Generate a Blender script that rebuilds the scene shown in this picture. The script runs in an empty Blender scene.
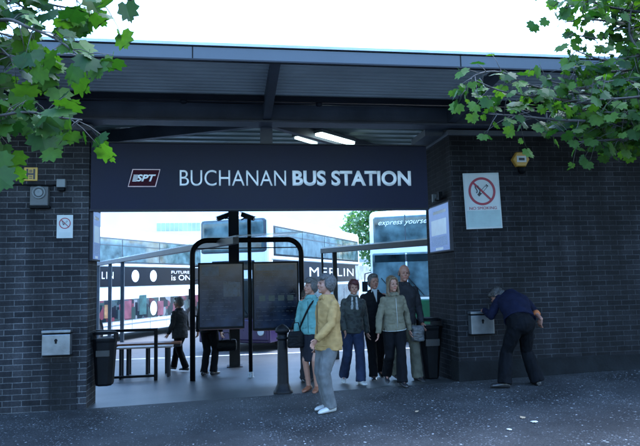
import bpy, bmesh, math, random
from mathutils import Vector, Matrix, noise, Quaternion
S = bpy.context.scene
COL = S.collection
RAD = math.radians
random.seed(7)

# ------------------------------------------------------------------ camera
F = 600.0; PITCH = math.atan(56/600); ROLL = 0.022; YAW = RAD(8.4)
CAM = Vector((0, -8.37, 1.62))
fw = Vector((math.sin(YAW)*math.cos(PITCH), math.cos(YAW)*math.cos(PITCH), math.sin(PITCH)))
r0 = Vector((math.cos(YAW), -math.sin(YAW), 0)); u0 = r0.cross(fw)
RR = r0*math.cos(ROLL) - u0*math.sin(ROLL); UU = u0*math.cos(ROLL) + r0*math.sin(ROLL)
cd = bpy.data.cameras.new('camera'); cam = bpy.data.objects.new('camera', cd); COL.objects.link(cam)
cd.sensor_fit = 'HORIZONTAL'; cd.sensor_width = 36; cd.lens = 36*F/640
cd.clip_start = .05; cd.clip_end = 2000
M = Matrix((RR, UU, -fw)).transposed().to_4x4(); M.translation = CAM
cam.matrix_world = M
S.camera = cam

# ------------------------------------------------------------------ world, sun, exposure
w = bpy.data.worlds.new('World'); S.world = w; w.use_nodes = True
nt = w.node_tree; nt.nodes.clear()
sky = nt.nodes.new('ShaderNodeTexSky'); sky.sky_type = 'NISHITA'; sky.sun_disc = False
SUN_EL, SUN_AZ = RAD(60), RAD(62)      # azimuth measured from +Y, clockwise
sky.sun_elevation = SUN_EL; sky.sun_rotation = SUN_AZ
sky.air_density = 2.0; sky.dust_density = 3.0; sky.ozone_density = 10.0
bg = nt.nodes.new('ShaderNodeBackground'); bg.inputs['Strength'].default_value = 0.15
wo = nt.nodes.new('ShaderNodeOutputWorld')
nt.links.new(sky.outputs[0], bg.inputs[0]); nt.links.new(bg.outputs[0], wo.inputs[0])
sd = bpy.data.lights.new('sun', 'SUN'); sd.energy = 0.5; sd.angle = RAD(40); sd.color = (1, .97, .92)
so = bpy.data.objects.new('sun', sd); COL.objects.link(so)
sdir = Vector((math.sin(SUN_AZ)*math.cos(SUN_EL), math.cos(SUN_AZ)*math.cos(SUN_EL), math.sin(SUN_EL)))
so.rotation_euler = sdir.to_track_quat('Z', 'Y').to_euler()
so.location = (0, 0, 30)
S.view_settings.view_transform = 'Standard'; S.view_settings.look = 'None'
S.view_settings.gamma = 1; S.view_settings.exposure = 3.12
S.view_settings.use_white_balance = True; S.view_settings.white_balance_temperature = 5650   # the camera's cool white balance
S.view_settings.use_curve_mapping = False

# ------------------------------------------------------------------ pixel helpers (used for measuring out real positions)
def ray(px, py): return fw + RR*((px-320)/F) - UU*((py-223)/F)
def aty(px, py, y=0.): d = ray(px, py); return CAM + d*((y-CAM.y)/d.y)
def atz(px, py, z=0.): d = ray(px, py); return CAM + d*((z-CAM.z)/d.z)
def atd(px, py, dep): return CAM + ray(px, py)*dep
KERB_Y = 8.8; APRON = -0.60
def gz(x, y):
    b = .044 + .022*max(-12, min(14, x))
    if y <= 0: return b
    k = min(y, KERB_Y)/KERB_Y
    return b*(1-k) - .45*k

# ------------------------------------------------------------------ mesh builder
class MB:
    def __init__(s): s.v = []; s.f = []; s.m = []
    def add(s, vs, fs, mi=0):
        o = len(s.v); s.v += [tuple(v) for v in vs]; s.f += [tuple(i+o for i in f) for f in fs]; s.m += [mi]*len(fs); return s
    def box(s, a, b, mi=0):
        x0, y0, z0 = a; x1, y1, z1 = b
        x0, x1 = min(x0, x1), max(x0, x1); y0, y1 = min(y0, y1), max(y0, y1); z0, z1 = min(z0, z1), max(z0, z1)
        vs = [(x0,y0,z0),(x1,y0,z0),(x1,y1,z0),(x0,y1,z0),(x0,y0,z1),(x1,y0,z1),(x1,y1,z1),(x0,y1,z1)]
        return s.add(vs, [(0,3,2,1),(4,5,6,7),(0,1,5,4),(1,2,6,5),(2,3,7,6),(3,0,4,7)], mi)
    def beam(s, p, q, w, h, mi=0, up=(0,0,1)):
        p = Vector(p); q = Vector(q); d = (q-p).normalized(); up = Vector(up)
        if abs(d.dot(up)) > .99: up = Vector((0,1,0))
        r = d.cross(up).normalized(); u = r.cross(d)
        vs = []
        for c in (p, q):
            for a, b in ((-1,-1),(1,-1),(1,1),(-1,1)): vs.append(c + r*a*w/2 + u*b*h/2)
        return s.add(vs, [(0,1,2,3),(7,6,5,4),(0,4,5,1),(1,5,6,2),(2,6,7,3),(3,7,4,0)], mi)
    def tube(s, pts, r, n=12, mi=0, caps=True):
        pts = [Vector(p) for p in pts]; R = r if isinstance(r, (list, tuple)) else [r]*len(pts)
        vs = []; prev = None
        for i, p in enumerate(pts):
            d = (pts[min(i+1, len(pts)-1)] - pts[max(i-1, 0)]).normalized()
            if prev is None:
                a = Vector((0,0,1)) if abs(d.z) < .9 else Vector((1,0,0)); x = d.cross(a).normalized()
            else: x = (prev - d*prev.dot(d)).normalized()
            prev = x; y = d.cross(x)
            for k in range(n):
                t = 2*math.pi*k/n; vs.append(p + (x*math.cos(t) + y*math.sin(t))*R[i])
        fs = []
        for i in range(len(pts)-1):
            for k in range(n): a = i*n+k; b = i*n+(k+1) % n; fs.append((a, b, b+n, a+n))
        if caps: fs.append(tuple(range(n-1, -1, -1))); fs.append(tuple(range((len(pts)-1)*n, len(pts)*n)))
        return s.add(vs, fs, mi)
    def loft(s, secs, n=20, mi=0):
        """secs: (centre, xvec*rx, yvec*ry[, power])"""
        vs = []
        for sec in secs:
            c, X, Y = Vector(sec[0]), Vector(sec[1]), Vector(sec[2])
            for k in range(n):
                t = 2*math.pi*k/n; vs.append(c + X*math.cos(t) + Y*math.sin(t))
        fs = []
        m = len(secs)
        for i in range(m-1):
            for k in range(n): a = i*n+k; b = i*n+(k+1) % n; fs.append((a, b, b+n, a+n))
        fs.append(tuple(range(n-1, -1, -1))); fs.append(tuple(range((m-1)*n, m*n)))
        return s.add(vs, fs, mi)
    def ell(s, c, r, rot=None, n=16, m=10, mi=0):
        c = Vector(c); vs = []
        for i in range(1, m):
            ph = math.pi*i/m
            for k in range(n):
                t = 2*math.pi*k/n
                v = Vector((r[0]*math.sin(ph)*math.cos(t), r[1]*math.sin(ph)*math.sin(t), r[2]*math.cos(ph)))
                vs.append(v)
        vs.append(Vector((0,0,r[2]))); vs.append(Vector((0,0,-r[2])))
        if rot is not None: vs = [rot @ v for v in vs]
        vs = [c+v for v in vs]; fs = []
        for i in range(m-2):
            for k in range(n): a = i*n+k; b = i*n+(k+1) % n; fs.append((a, a+n, b+n, b))
        T = (m-1)*n
        for k in range(n): fs.append((T, k, (k+1) % n)); fs.append((T+1, (m-2)*n+(k+1) % n, (m-2)*n+k))
        return s.add(vs, fs, mi)
    def cap(s, p, q, r1, r2, n=12, mi=0):
        """closed tapered capsule"""
        p = Vector(p); q = Vector(q); d = (q-p); L = d.length; d = d/L if L > 1e-6 else Vector((0,0,1))
        pts = [p - d*r1*.92, p - d*r1*.6, p, p*.5+q*.5, q, q + d*r2*.6, q + d*r2*.92]
        return s.tube(pts, [r1*.35, r1*.8, r1, (r1+r2)/2, r2, r2*.8, r2*.35], n, mi)
    def lathe(s, c, prof, n=24, mi=0, axis=None):
        c = Vector(c); q = Vector(axis).to_track_quat('Z', 'Y') if axis is not None else Quaternion()
        vs = []
        for r, z in prof:
            for k in range(n): t = 2*math.pi*k/n; vs.append(c + q @ Vector((r*math.cos(t), r*math.sin(t), z)))
        fs = []
        for i in range(len(prof)-1):
            for k in range(n): a = i*n+k; b = i*n+(k+1) % n; fs.append((a, b, b+n, a+n))
        fs.append(tuple(range(n-1, -1, -1))); fs.append(tuple(range((len(prof)-1)*n, len(prof)*n)))
        return s.add(vs, fs, mi)
    def build(s, name, mats, parent=None, smooth=False, bevel=0, seg=2):
        me = bpy.data.meshes.new(name); me.from_pydata(s.v, [], s.f)
        if not isinstance(mats, (list, tuple)): mats = [mats]
        for m in mats: me.materials.append(m)
        me.polygons.foreach_set('material_index', s.m)
        bm = bmesh.new(); bm.from_mesh(me); bmesh.ops.recalc_face_normals(bm, faces=bm.faces[:]); bm.to_mesh(me); bm.free()
        if smooth: me.polygons.foreach_set('use_smooth', [True]*len(me.polygons))
        me.update()
        o = bpy.data.objects.new(name, me); COL.objects.link(o)
        if parent: o.parent = parent
        if bevel:
            b = o.modifiers.new('bevel', 'BEVEL'); b.width = bevel; b.segments = seg; b.limit_method = 'ANGLE'; b.angle_limit = RAD(40)
        if smooth == 'auto': pass
        return o

def tag(o, label=None, cat=None, group=None, kind=None):
    if label: o['label'] = label
    if cat: o['category'] = cat
    if group: o['group'] = group
    if kind: o['kind'] = kind
    return o
def thing(name, label, cat, loc=(0,0,0), rz=0, group=None):
    o = bpy.data.objects.new(name, None); COL.objects.link(o); o.location = loc; o.rotation_euler = (0,0,rz); o.empty_display_size = .2
    return tag(o, label, cat, group)
def copy_tree(o, parent=None):
    c = o.copy(); COL.objects.link(c); c.parent = parent
    for ch in list(o.children): copy_tree(ch, c)
    return c

# ------------------------------------------------------------------ materials
def newmat(name):
    m = bpy.data.materials.new(name); m.use_nodes = True
    return m, m.node_tree, m.node_tree.nodes['Principled BSDF']
def lk(t, a, b): t.links.new(a, b)
def mat(name, col, rough=.6, metal=0, var=.15, scale=6, bump=0, bscale=60, spec=.5, emit=None, strength=0):
    m, t, b = newmat(name)
    b.inputs['Roughness'].default_value = rough; b.inputs['Metallic'].default_value = metal
    b.inputs['Specular IOR Level'].default_value = spec
    tc = t.nodes.new('ShaderNodeTexCoord')
    if var:
        n = t.nodes.new('ShaderNodeTexNoise'); n.inputs['Scale'].default_value = scale; n.inputs['Detail'].default_value = 5
        lk(t, tc.outputs['Object'], n.inputs['Vector'])
        mx = t.nodes.new('ShaderNodeMix'); mx.data_type = 'RGBA'
        mx.inputs[6].default_value = tuple(c*(1-var) for c in col)+(1,); mx.inputs[7].default_value = tuple(min(1, c*(1+var)) for c in col)+(1,)
        mr = t.nodes.new('ShaderNodeMapRange'); mr.inputs[1].default_value = .3; mr.inputs[2].default_value = .7
        lk(t, n.outputs['Fac'], mr.inputs[0]); lk(t, mr.outputs[0], mx.inputs[0]); lk(t, mx.outputs[2], b.inputs['Base Color'])
        rr = t.nodes.new('ShaderNodeMapRange'); rr.inputs[3].default_value = max(0, rough-.08); rr.inputs[4].default_value = min(1, rough+.08)
        lk(t, n.outputs['Fac'], rr.inputs[0]); lk(t, rr.outputs[0], b.inputs['Roughness'])
    else: b.inputs['Base Color'].default_value = tuple(col)+(1,)
    if bump:
        n2 = t.nodes.new('ShaderNodeTexNoise'); n2.inputs['Scale'].default_value = bscale; n2.inputs['Detail'].default_value = 4
        lk(t, tc.outputs['Object'], n2.inputs['Vector'])
        bp = t.nodes.new('ShaderNodeBump'); bp.inputs['Strength'].default_value = bump; bp.inputs['Distance'].default_value = .01
        lk(t, n2.outputs['Fac'], bp.inputs['Height']); lk(t, bp.outputs[0], b.inputs['Normal'])
    if emit:
        b.inputs['Emission Color'].default_value = tuple(emit)+(1,); b.inputs['Emission Strength'].default_value = strength
    return m

def brick_mat(name, c1, c2, cm, dirt=.5, moff=0.):
    m, t, b = newmat(name)
    tc = t.nodes.new('ShaderNodeTexCoord'); sx = t.nodes.new('ShaderNodeSeparateXYZ'); lk(t, tc.outputs['Object'], sx.inputs[0])
    ad = t.nodes.new('ShaderNodeMath'); ad.operation = 'ADD'; lk(t, sx.outputs[0], ad.inputs[0]); lk(t, sx.outputs[1], ad.inputs[1])
    cx = t.nodes.new('ShaderNodeCombineXYZ'); lk(t, ad.outputs[0], cx.inputs[0]); lk(t, sx.outputs[2], cx.inputs[1])
    # slight wobble
    wn = t.nodes.new('ShaderNodeTexNoise'); wn.inputs['Scale'].default_value = 9; lk(t, tc.outputs['Object'], wn.inputs['Vector'])
    ws = t.nodes.new('ShaderNodeVectorMath'); ws.operation = 'SCALE'; ws.inputs['Scale'].default_value = .008
    lk(t, wn.outputs['Color'], ws.inputs[0])
    wa = t.nodes.new('ShaderNodeVectorMath'); lk(t, cx.outputs[0], wa.inputs[0]); lk(t, ws.outputs[0], wa.inputs[1])
    br = t.nodes.new('ShaderNodeTexBrick'); br.offset = .5; br.inputs['Scale'].default_value = 1
    br.inputs['Brick Width'].default_value = .235; br.inputs['Row Height'].default_value = .0755
    br.inputs['Mortar Size'].default_value = .0055; br.inputs['Mortar Smooth'].default_value = .25; br.inputs['Bias'].default_value = 0
    br.inputs['Color1'].default_value = c1+(1,); br.inputs['Color2'].default_value = c2+(1,); br.inputs['Mortar'].default_value = cm+(1,)
    lk(t, wa.outputs[0], br.inputs['Vector'])
    n = t.nodes.new('ShaderNodeTexNoise'); n.inputs['Scale'].default_value = 1.3; n.inputs['Detail'].default_value = 8; n.inputs['Roughness'].default_value = .65
    lk(t, tc.outputs['Object'], n.inputs['Vector'])
    mr = t.nodes.new('ShaderNodeMapRange'); mr.inputs[1].default_value = .35; mr.inputs[2].default_value = .65; mr.inputs[3].default_value = 1-dirt; mr.inputs[4].default_value = 1.1
    lk(t, n.outputs['Fac'], mr.inputs[0])
    n3 = t.nodes.new('ShaderNodeTexNoise'); n3.inputs['Scale'].default_value = 45; n3.inputs['Detail'].default_value = 4; lk(t, tc.outputs['Object'], n3.inputs['Vector'])
    mr3 = t.nodes.new('ShaderNodeMapRange'); mr3.inputs[1].default_value = .3; mr3.inputs[2].default_value = .7; mr3.inputs[3].default_value = .75; mr3.inputs[4].default_value = 1.25
    lk(t, n3.outputs['Fac'], mr3.inputs[0])
    mu = t.nodes.new('ShaderNodeMath'); mu.operation = 'MULTIPLY'; lk(t, mr.outputs[0], mu.inputs[0]); lk(t, mr3.outputs[0], mu.inputs[1])
    mp = t.nodes.new('ShaderNodeMapping'); mp.inputs['Scale'].default_value = (5, 5, .45); lk(t, tc.outputs['Object'], mp.inputs[0])
    ns = t.nodes.new('ShaderNodeTexNoise'); ns.inputs['Scale'].default_value = 1; ns.inputs['Detail'].default_value = 6; lk(t, mp.outputs[0], ns.inputs['Vector'])
    ms = t.nodes.new('ShaderNodeMapRange'); ms.inputs[1].default_value = .35; ms.inputs[2].default_value = .68; ms.inputs[3].default_value = .72; ms.inputs[4].default_value = 1.45; lk(t, ns.outputs['Fac'], ms.inputs[0])
    m4 = t.nodes.new('ShaderNodeMath'); m4.operation = 'MULTIPLY'; lk(t, mu.outputs[0], m4.inputs[0]); lk(t, ms.outputs[0], m4.inputs[1]); mu = m4
    mx = t.nodes.new('ShaderNodeVectorMath'); mx.operation = 'SCALE'; lk(t, br.outputs['Color'], mx.inputs[0]); lk(t, mu.outputs[0], mx.inputs['Scale'])
    lk(t, mx.outputs[0], b.inputs['Base Color'])
    inv = t.nodes.new('ShaderNodeMath'); inv.operation = 'SUBTRACT'; inv.inputs[0].default_value = 1; lk(t, br.outputs['Fac'], inv.inputs[1])
    a2 = t.nodes.new('ShaderNodeMath'); a2.operation = 'MULTIPLY_ADD'; lk(t, n3.outputs['Fac'], a2.inputs[0]); a2.inputs[1].default_value = .4; lk(t, inv.outputs[0], a2.inputs[2])
    bp = t.nodes.new('ShaderNodeBump'); bp.inputs['Strength'].default_value = .8; bp.inputs['Distance'].default_value = .006
    lk(t, a2.outputs[0], bp.inputs['Height']); lk(t, bp.outputs[0], b.inputs['Normal'])
    b.inputs['Roughness'].default_value = .7; b.inputs['Specular IOR Level'].default_value = .12
    return m

def ground_mat():
    m, t, b = newmat('asphalt_with_chips')
    tc = t.nodes.new('ShaderNodeTexCoord')
    n = t.nodes.new('ShaderNodeTexNoise'); n.inputs['Scale'].default_value = .9; n.inputs['Detail'].default_value = 7; n.inputs['Roughness'].default_value = .6
    lk(t, tc.outputs['Object'], n.inputs['Vector'])
    cr = t.nodes.new('ShaderNodeValToRGB'); cr.color_ramp.elements[0].position = .36; cr.color_ramp.elements[0].color = (.009,.010,.011,1)
    cr.color_ramp.elements[1].position = .64; cr.color_ramp.elements[1].color = (.034,.035,.036,1); lk(t, n.outputs['Fac'], cr.inputs[0])
    n2 = t.nodes.new('ShaderNodeTexNoise'); n2.inputs['Scale'].default_value = 70; n2.inputs['Detail'].default_value = 3; lk(t, tc.outputs['Object'], n2.inputs['Vector'])
    m2 = t.nodes.new('ShaderNodeMapRange'); m2.inputs[1].default_value = .3; m2.inputs[2].default_value = .7; m2.inputs[3].default_value = .5; m2.inputs[4].default_value = 1.5; lk(t, n2.outputs['Fac'], m2.inputs[0])
    sc = t.nodes.new('ShaderNodeVectorMath'); sc.operation = 'SCALE'; lk(t, cr.outputs[0], sc.inputs[0]); lk(t, m2.outputs[0], sc.inputs['Scale'])
    col = sc.outputs[0]
    # pale stone chips of two sizes, denser in some patches
    dn = t.nodes.new('ShaderNodeTexNoise'); dn.inputs['Scale'].default_value = 1.6; dn.inputs['Detail'].default_value = 4
    mp = t.nodes.new('ShaderNodeMapping'); mp.inputs['Location'].default_value = (7, 3, 1); lk(t, tc.outputs['Object'], mp.inputs[0]); lk(t, mp.outputs[0], dn.inputs['Vector'])
    for scale, frac, rad, c in ((34, .30, .30, (.13,.135,.14)), (16, .09, .20, (.30,.31,.31)), (60, .25, .32, (.07,.075,.08))):
        v = t.nodes.new('ShaderNodeTexVoronoi'); v.inputs['Scale'].default_value = scale; v.inputs['Randomness'].default_value = 1
        wv = t.nodes.new('ShaderNodeTexNoise'); wv.inputs['Scale'].default_value = scale*1.7; lk(t, tc.outputs['Object'], wv.inputs['Vector'])
        s2 = t.nodes.new('ShaderNodeVectorMath'); s2.operation = 'SCALE'; s2.inputs['Scale'].default_value = .5/scale; lk(t, wv.outputs['Color'], s2.inputs[0])
        a = t.nodes.new('ShaderNodeVectorMath'); lk(t, tc.outputs['Object'], a.inputs[0]); lk(t, s2.outputs[0], a.inputs[1]); lk(t, a.outputs[0], v.inputs['Vector'])
        lt = t.nodes.new('ShaderNodeMath'); lt.operation = 'LESS_THAN'; lt.inputs[1].default_value = rad; lk(t, v.outputs['Distance'], lt.inputs[0])
        sp = t.nodes.new('ShaderNodeSeparateColor'); lk(t, v.outputs['Color'], sp.inputs[0])
        fr = t.nodes.new('ShaderNodeMapRange'); fr.inputs[1].default_value = .35; fr.inputs[2].default_value = .68; fr.inputs[3].default_value = frac*.1; fr.inputs[4].default_value = frac*1.8; lk(t, dn.outputs['Fac'], fr.inputs[0])
        l2 = t.nodes.new('ShaderNodeMath'); l2.operation = 'LESS_THAN'; lk(t, sp.outputs[0], l2.inputs[0]); lk(t, fr.outputs[0], l2.inputs[1])
        mu = t.nodes.new('ShaderNodeMath'); mu.operation = 'MULTIPLY'; lk(t, lt.outputs[0], mu.inputs[0]); lk(t, l2.outputs[0], mu.inputs[1])
        mx = t.nodes.new('ShaderNodeMix'); mx.data_type = 'RGBA'; lk(t, mu.outputs[0], mx.inputs[0]); lk(t, col, mx.inputs[6]); mx.inputs[7].default_value = c+(1,)
        col = mx.outputs[2]
    lk(t, col, b.inputs['Base Color'])
    b.inputs['Roughness'].default_value = .7; b.inputs['Specular IOR Level'].default_value = .3
    bp = t.nodes.new('ShaderNodeBump'); bp.inputs['Strength'].default_value = .5; bp.inputs['Distance'].default_value = .008; lk(t, n2.outputs['Fac'], bp.inputs['Height']); lk(t, bp.outputs[0], b.inputs['Normal'])
    return m

def leaf_mat(name, c1, c2, trans=.35):
    m, t, b = newmat(name)
    gi = t.nodes.new('ShaderNodeNewGeometry')
    cr = t.nodes.new('ShaderNodeMix'); cr.data_type = 'RGBA'; cr.inputs[6].default_value = c1+(1,); cr.inputs[7].default_value = c2+(1,)
    lk(t, gi.outputs['Random Per Island'], cr.inputs[0])
    tc = t.nodes.new('ShaderNodeTexCoord'); n = t.nodes.new('ShaderNodeTexNoise'); n.inputs['Scale'].default_value = 40; lk(t, tc.outputs['Object'], n.inputs['Vector'])
    mr = t.nodes.new('ShaderNodeMapRange'); mr.inputs[3].default_value = .7; mr.inputs[4].default_value = 1.3; lk(t, n.outputs['Fac'], mr.inputs[0])
    sc = t.nodes.new('ShaderNodeVectorMath'); sc.operation = 'SCALE'; lk(t, cr.outputs[2], sc.inputs[0]); lk(t, mr.outputs[0], sc.inputs['Scale'])
    lk(t, sc.outputs[0], b.inputs['Base Color']); b.inputs['Roughness'].default_value = .6; b.inputs['Specular IOR Level'].default_value = .25
    tr = t.nodes.new('ShaderNodeBsdfTranslucent')
    s3 = t.nodes.new('ShaderNodeVectorMath'); s3.operation = 'MULTIPLY'; s3.inputs[1].default_value = (1.7, 1.9, .6); lk(t, sc.outputs[0], s3.inputs[0]); lk(t, s3.outputs[0], tr.inputs[0])
    mxs = t.nodes.new('ShaderNodeMixShader'); mxs.inputs[0].default_value = trans
    lk(t, b.outputs[0], mxs.inputs[1]); lk(t, tr.outputs[0], mxs.inputs[2]); lk(t, mxs.outputs[0], t.nodes['Material Output'].inputs[0])
    return m

BRICK = brick_mat('dark_brick', (.012,.0125,.015), (.028,.0285,.032), (.085,.088,.092), .5)
BRICK_R = brick_mat('shaded_brick', (.0055,.006,.0075), (.013,.0135,.016), (.034,.036,.040), .6)  # tree shade over the right wall is put into these darker tones
PLINTH = mat('soot_stained_plinth', (.007,.008,.009), .8, spec=.1, var=.5, scale=3, bump=.5, bscale=30)
GROUND = ground_mat()
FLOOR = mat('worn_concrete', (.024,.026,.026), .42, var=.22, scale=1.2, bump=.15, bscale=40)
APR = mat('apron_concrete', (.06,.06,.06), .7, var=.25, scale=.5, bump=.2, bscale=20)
KERBM = mat('kerb_stone', (.3,.3,.3), .8, var=.2, scale=5)
FASCIA = mat('blue_grey_painted_metal', (.045,.054,.068), .38, metal=.2, var=.12, scale=1.5)
LIP = mat('pale_metal_trim', (.30,.33,.36), .35, metal=.3, var=.15, scale=3)
SOFFIT = mat('grey_soffit_sheet', (.34,.38,.39), .5, var=.2, scale=1.2)
INNER = mat('inner_ceiling_sheet', (.30,.37,.34), .5, var=.25, scale=.8)
STEEL = mat('dark_painted_steel', (.010,.011,.016), .5, spec=.25, var=.3, scale=2)
RIBM = mat('painted_roof_rib', (.065,.073,.088), .55, spec=.2, var=.3, scale=2)
LEDGE = mat('weathered_lintel', (.055,.065,.078), .6, var=.3, scale=2.5, bump=.2)
SIGNM = mat('navy_sign_enamel', (.005,.006,.020), .5, spec=.18, var=.2, scale=1.3)
WHITE = mat('white_lettering', (.78,.8,.8), .5, var=.04)
LOGO = mat('maroon_logo_fill', (.030,.004,.010), .6, spec=.08, var=.1)
LOGOLINE = mat('pale_pink_outline', (.6,.42,.42), .4, var=.1)
BLACK = mat('black_paint', (.003,.0035,.0045), .5, spec=.12, var=.3, scale=5)
BLACKPL = mat('black_plastic', (.003,.0035,.0045), .6, spec=.1, var=.3, scale=6, bump=.1)
CAST = mat('black_cast_iron', (.004,.0045,.006), .5, spec=.15, var=.4, scale=9, bump=.35, bscale=40)
GREYBOX = mat('grey_enclosure_plastic', (.055,.06,.062), .5, var=.15, scale=12)
PALEBOX = mat('pale_grey_plastic', (.13,.145,.15), .5, var=.1)
STAINLESS = mat('brushed_stainless', (.17,.185,.20), .36, metal=.75, var=.2, scale=7, bump=.1)
YELLOW = mat('yellow_enamel', (.42,.26,.025), .45, var=.12, scale=14)
AMBER = mat('amber_plastic', (.34,.20,.03), .4, var=.1)
SIGNWHITE = mat('white_sign_board', (.36,.39,.39), .4, var=.08, scale=7)
SIGNPALE = mat('pale_green_sign_panel', (.24,.33,.33), .45, var=.08, scale=7)
RED = mat('prohibition_red', (.20,.012,.03), .45, var=.08)
INK = mat('black_print', (.015,.015,.02), .5, var=0)
GREYINK = mat('grey_print', (.25,.32,.34), .5, var=0)
TUBE = mat('lit_fluorescent_diffuser', (.8,.9,.8), .4, var=0, emit=(.85, 1, .88), strength=1.6)
TUBE2 = mat('lit_poster_glow', (.5,.6,.8), .25, var=.4, scale=6, emit=(.35,.5,.85), strength=.12)

def pts_box(name, a, b, m, parent=None, bevel=0): return MB().box(a, b).build(name, m, parent, bevel=bevel)

# ------------------------------------------------------------------ text
def text_mesh(body, name, m, parent, origin, width=None, height=None, xdir=(1,0,0), updir=(0,0,1), bold=0., ext=.004, shear=0., align='LEFT', spacing=1.):
    cu = bpy.data.curves.new('tmp', 'FONT'); cu.body = body; cu.size = 1; cu.extrude = 0.0; cu.offset = bold; cu.space_character = spacing
    cu.resolution_u = 6; cu.shear = shear
    ob = bpy.data.objects.new('tmp', cu); COL.objects.link(ob)
    dg = bpy.context.evaluated_depsgraph_get(); dg.update()
    me = bpy.data.meshes.new_from_object(ob.evaluated_get(dg)); bpy.data.objects.remove(ob)
    bm = bmesh.new(); bm.from_mesh(me)
    r = bmesh.ops.extrude_face_region(bm, geom=bm.faces[:])
    for v in r['geom']:
        if isinstance(v, bmesh.types.BMVert): v.co.z += 1
    xs = [v.co.x for v in bm.verts]; ys = [v.co.y for v in bm.verts]
    x0, x1, y0, y1 = min(xs), max(xs), min(ys), max(ys)
    sy = (height/(y1-y0)) if height else (width/(x1-x0)); sx = (width/(x1-x0)) if width else sy
    X = Vector(xdir).normalized(); U = Vector(updir).normalized(); N = X.cross(U)
    off = 0 if align == 'LEFT' else -(x1-x0)*sx/2
    O = Vector(origin)
    for v in bm.verts:
        x = (v.co.x-x0)*sx+off; y = (v.co.y-y0)*sy; z = v.co.z*ext
        v.co = O + X*x + U*y + N*z
    bmesh.ops.recalc_face_normals(bm, faces=bm.faces[:])
    bm.to_mesh(me); bm.free(); me.materials.clear(); me.materials.append(m)
    o = bpy.data.objects.new(name, me); COL.objects.link(o); o.parent = parent
    return o

# ================================================================== SETTING
def sheet(name, xs, ys, zf, m):
    b = MB(); vs = [(x, y, zf(x, y)) for y in ys for x in xs]; n = len(xs)
    b.add(vs, [(j*n+i, j*n+i+1, (j+1)*n+i+1, (j+1)*n+i) for j in range(len(ys)-1) for i in range(n-1)])
    o = b.build(name, m); o['kind'] = 'structure'; return o
sheet('pavement', [-300,-12,-2,0,3,14,300], [-300,-60,-10,-2,0.0], gz, GROUND)
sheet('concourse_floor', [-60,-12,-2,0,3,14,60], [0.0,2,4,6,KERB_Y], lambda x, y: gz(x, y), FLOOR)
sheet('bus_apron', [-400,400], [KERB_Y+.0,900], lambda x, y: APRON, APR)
o = MB().box((-60,KERB_Y-.004,APRON-.1),(60,KERB_Y+.16,-.452+.006)).build('kerb', KERBM, bevel=.015); o['kind'] = 'structure'

# ------------------------------------------------------------------ brick walls
XL, XR = -1.9, 3.2
def brick_wall(x0, x1, inner, thick, label, bm_, corner):
    t = thing('brick_wall', label, 'wall', ((x0+x1)/2, 0, 0))
    ox = (x0+x1)/2
    b = MB().box((x0-ox, 0, -.6), (x1-ox, thick, 3.70)); f = b.build('brickwork', bm_, t)
    l = MB().box((x0-ox-(.0), -.03, 3.70), (x1-ox+(.03 if corner < 0 else 0), thick+.02, 3.78))
    if corner > 0: l = MB().box((x0-ox-.03, -.03, 3.70), (x1-ox, thick+.02, 3.78))
    l.build('lintel', LEDGE, t, bevel=.006)
    MB().box((x0-ox+.06, .14, 3.78), (x1-ox-.06, thick-.05, 4.08)).build('recessed_panel', RIBM, t)
    return t
wl = brick_wall(-11, XL, XL, .55, 'dark brick wall left of the entrance with yellow hydrant plate and pale mortar', BRICK, -1)
wr = brick_wall(XR, 15, XR, 1.2, 'shaded dark brick wall right of the entrance behind the bending man', BRICK_R, 1)
MB().box((XR-9.1-.012, -.014, -.6), (15-9.1, .3, .40)).build('plinth', PLINTH, wr, bevel=.01)
# dirty smooth patch and splayed corner at the foot of the left wall
ox = (-11+XL)/2
MB().add([(-2.36-ox,-.012,-.3),(-2.02-ox,-.012,-.3),(-2.02-ox,-.012,.62),(-2.36-ox,-.012,.62),(-2.36-ox,.05,-.3),(-2.02-ox,.05,-.3),(-2.02-ox,.05,.62),(-2.36-ox,.05,.62)],
    [(0,1,2,3),(7,6,5,4),(0,4,5,1),(1,5,6,2),(2,6,7,3),(3,7,4,0)]).build('stained_patch', brick_mat('stained_brick', (.009,.0095,.011), (.012,.013,.014), (.026,.027,.03), .4), wl)

# ------------------------------------------------------------------ canopy roof
roof = thing('canopy_roof', 'flat metal canopy roof with blue grey fascia over the entrance', 'roof', (.65, 0, 3.95))
def rp(v): return (v[0]-.65, v[1], v[2]-3.95)
RX0, RX1, RY0, RY1 = -12, 16, -2.0, 6.2
def rbox(n, a, b, m, bevel=0): return MB().box(rp(a), rp(b)).build(n, m, roof, bevel=bevel)
rbox('fascia', (RX0, RY0-.03, 3.995), (RX1, RY0, 4.125), FASCIA)
rbox('fascia_lip', (RX0, RY0-.05, 4.140), (RX1, RY0+.05, 4.172), LIP)
rbox('fascia_groove', (RX0, RY0-.012, 4.125), (RX1, RY0+.03, 4.140), BLACK)
rbox('edge_angle', (RX0, RY0-.04, 3.978), (RX1, RY0+.02, 3.995), STEEL)
for x in (-9.4,-6.4,-3.4,-.4,2.6,5.6,8.6,11.6,14.6):
    rbox('fascia_joint', (x-.006, RY0-.0345, 3.996), (x+.006, RY0-.0305, 4.124), BLACK)
# corrugated soffit sheet, ribs running along the front
b = MB(); prof = []; y = RY0+.0
while y < -.12:
    prof += [(y, 4.09), (y+.045, 4.09), (y+.06, 4.115), (y+.105, 4.115)]; y += .12
vs = []; 
for (yy, zz) in prof: vs += [rp((RX0, yy, zz)), rp((RX1, yy, zz))]
b.add(vs, [(2*i, 2*i+1, 2*i+3, 2*i+2) for i in range(len(prof)-1)]); b.build('soffit', SOFFIT, roof)
rbox('roof_deck', (RX0, RY0, 4.125), (RX1, RY1, 4.139), BLACK)
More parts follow.
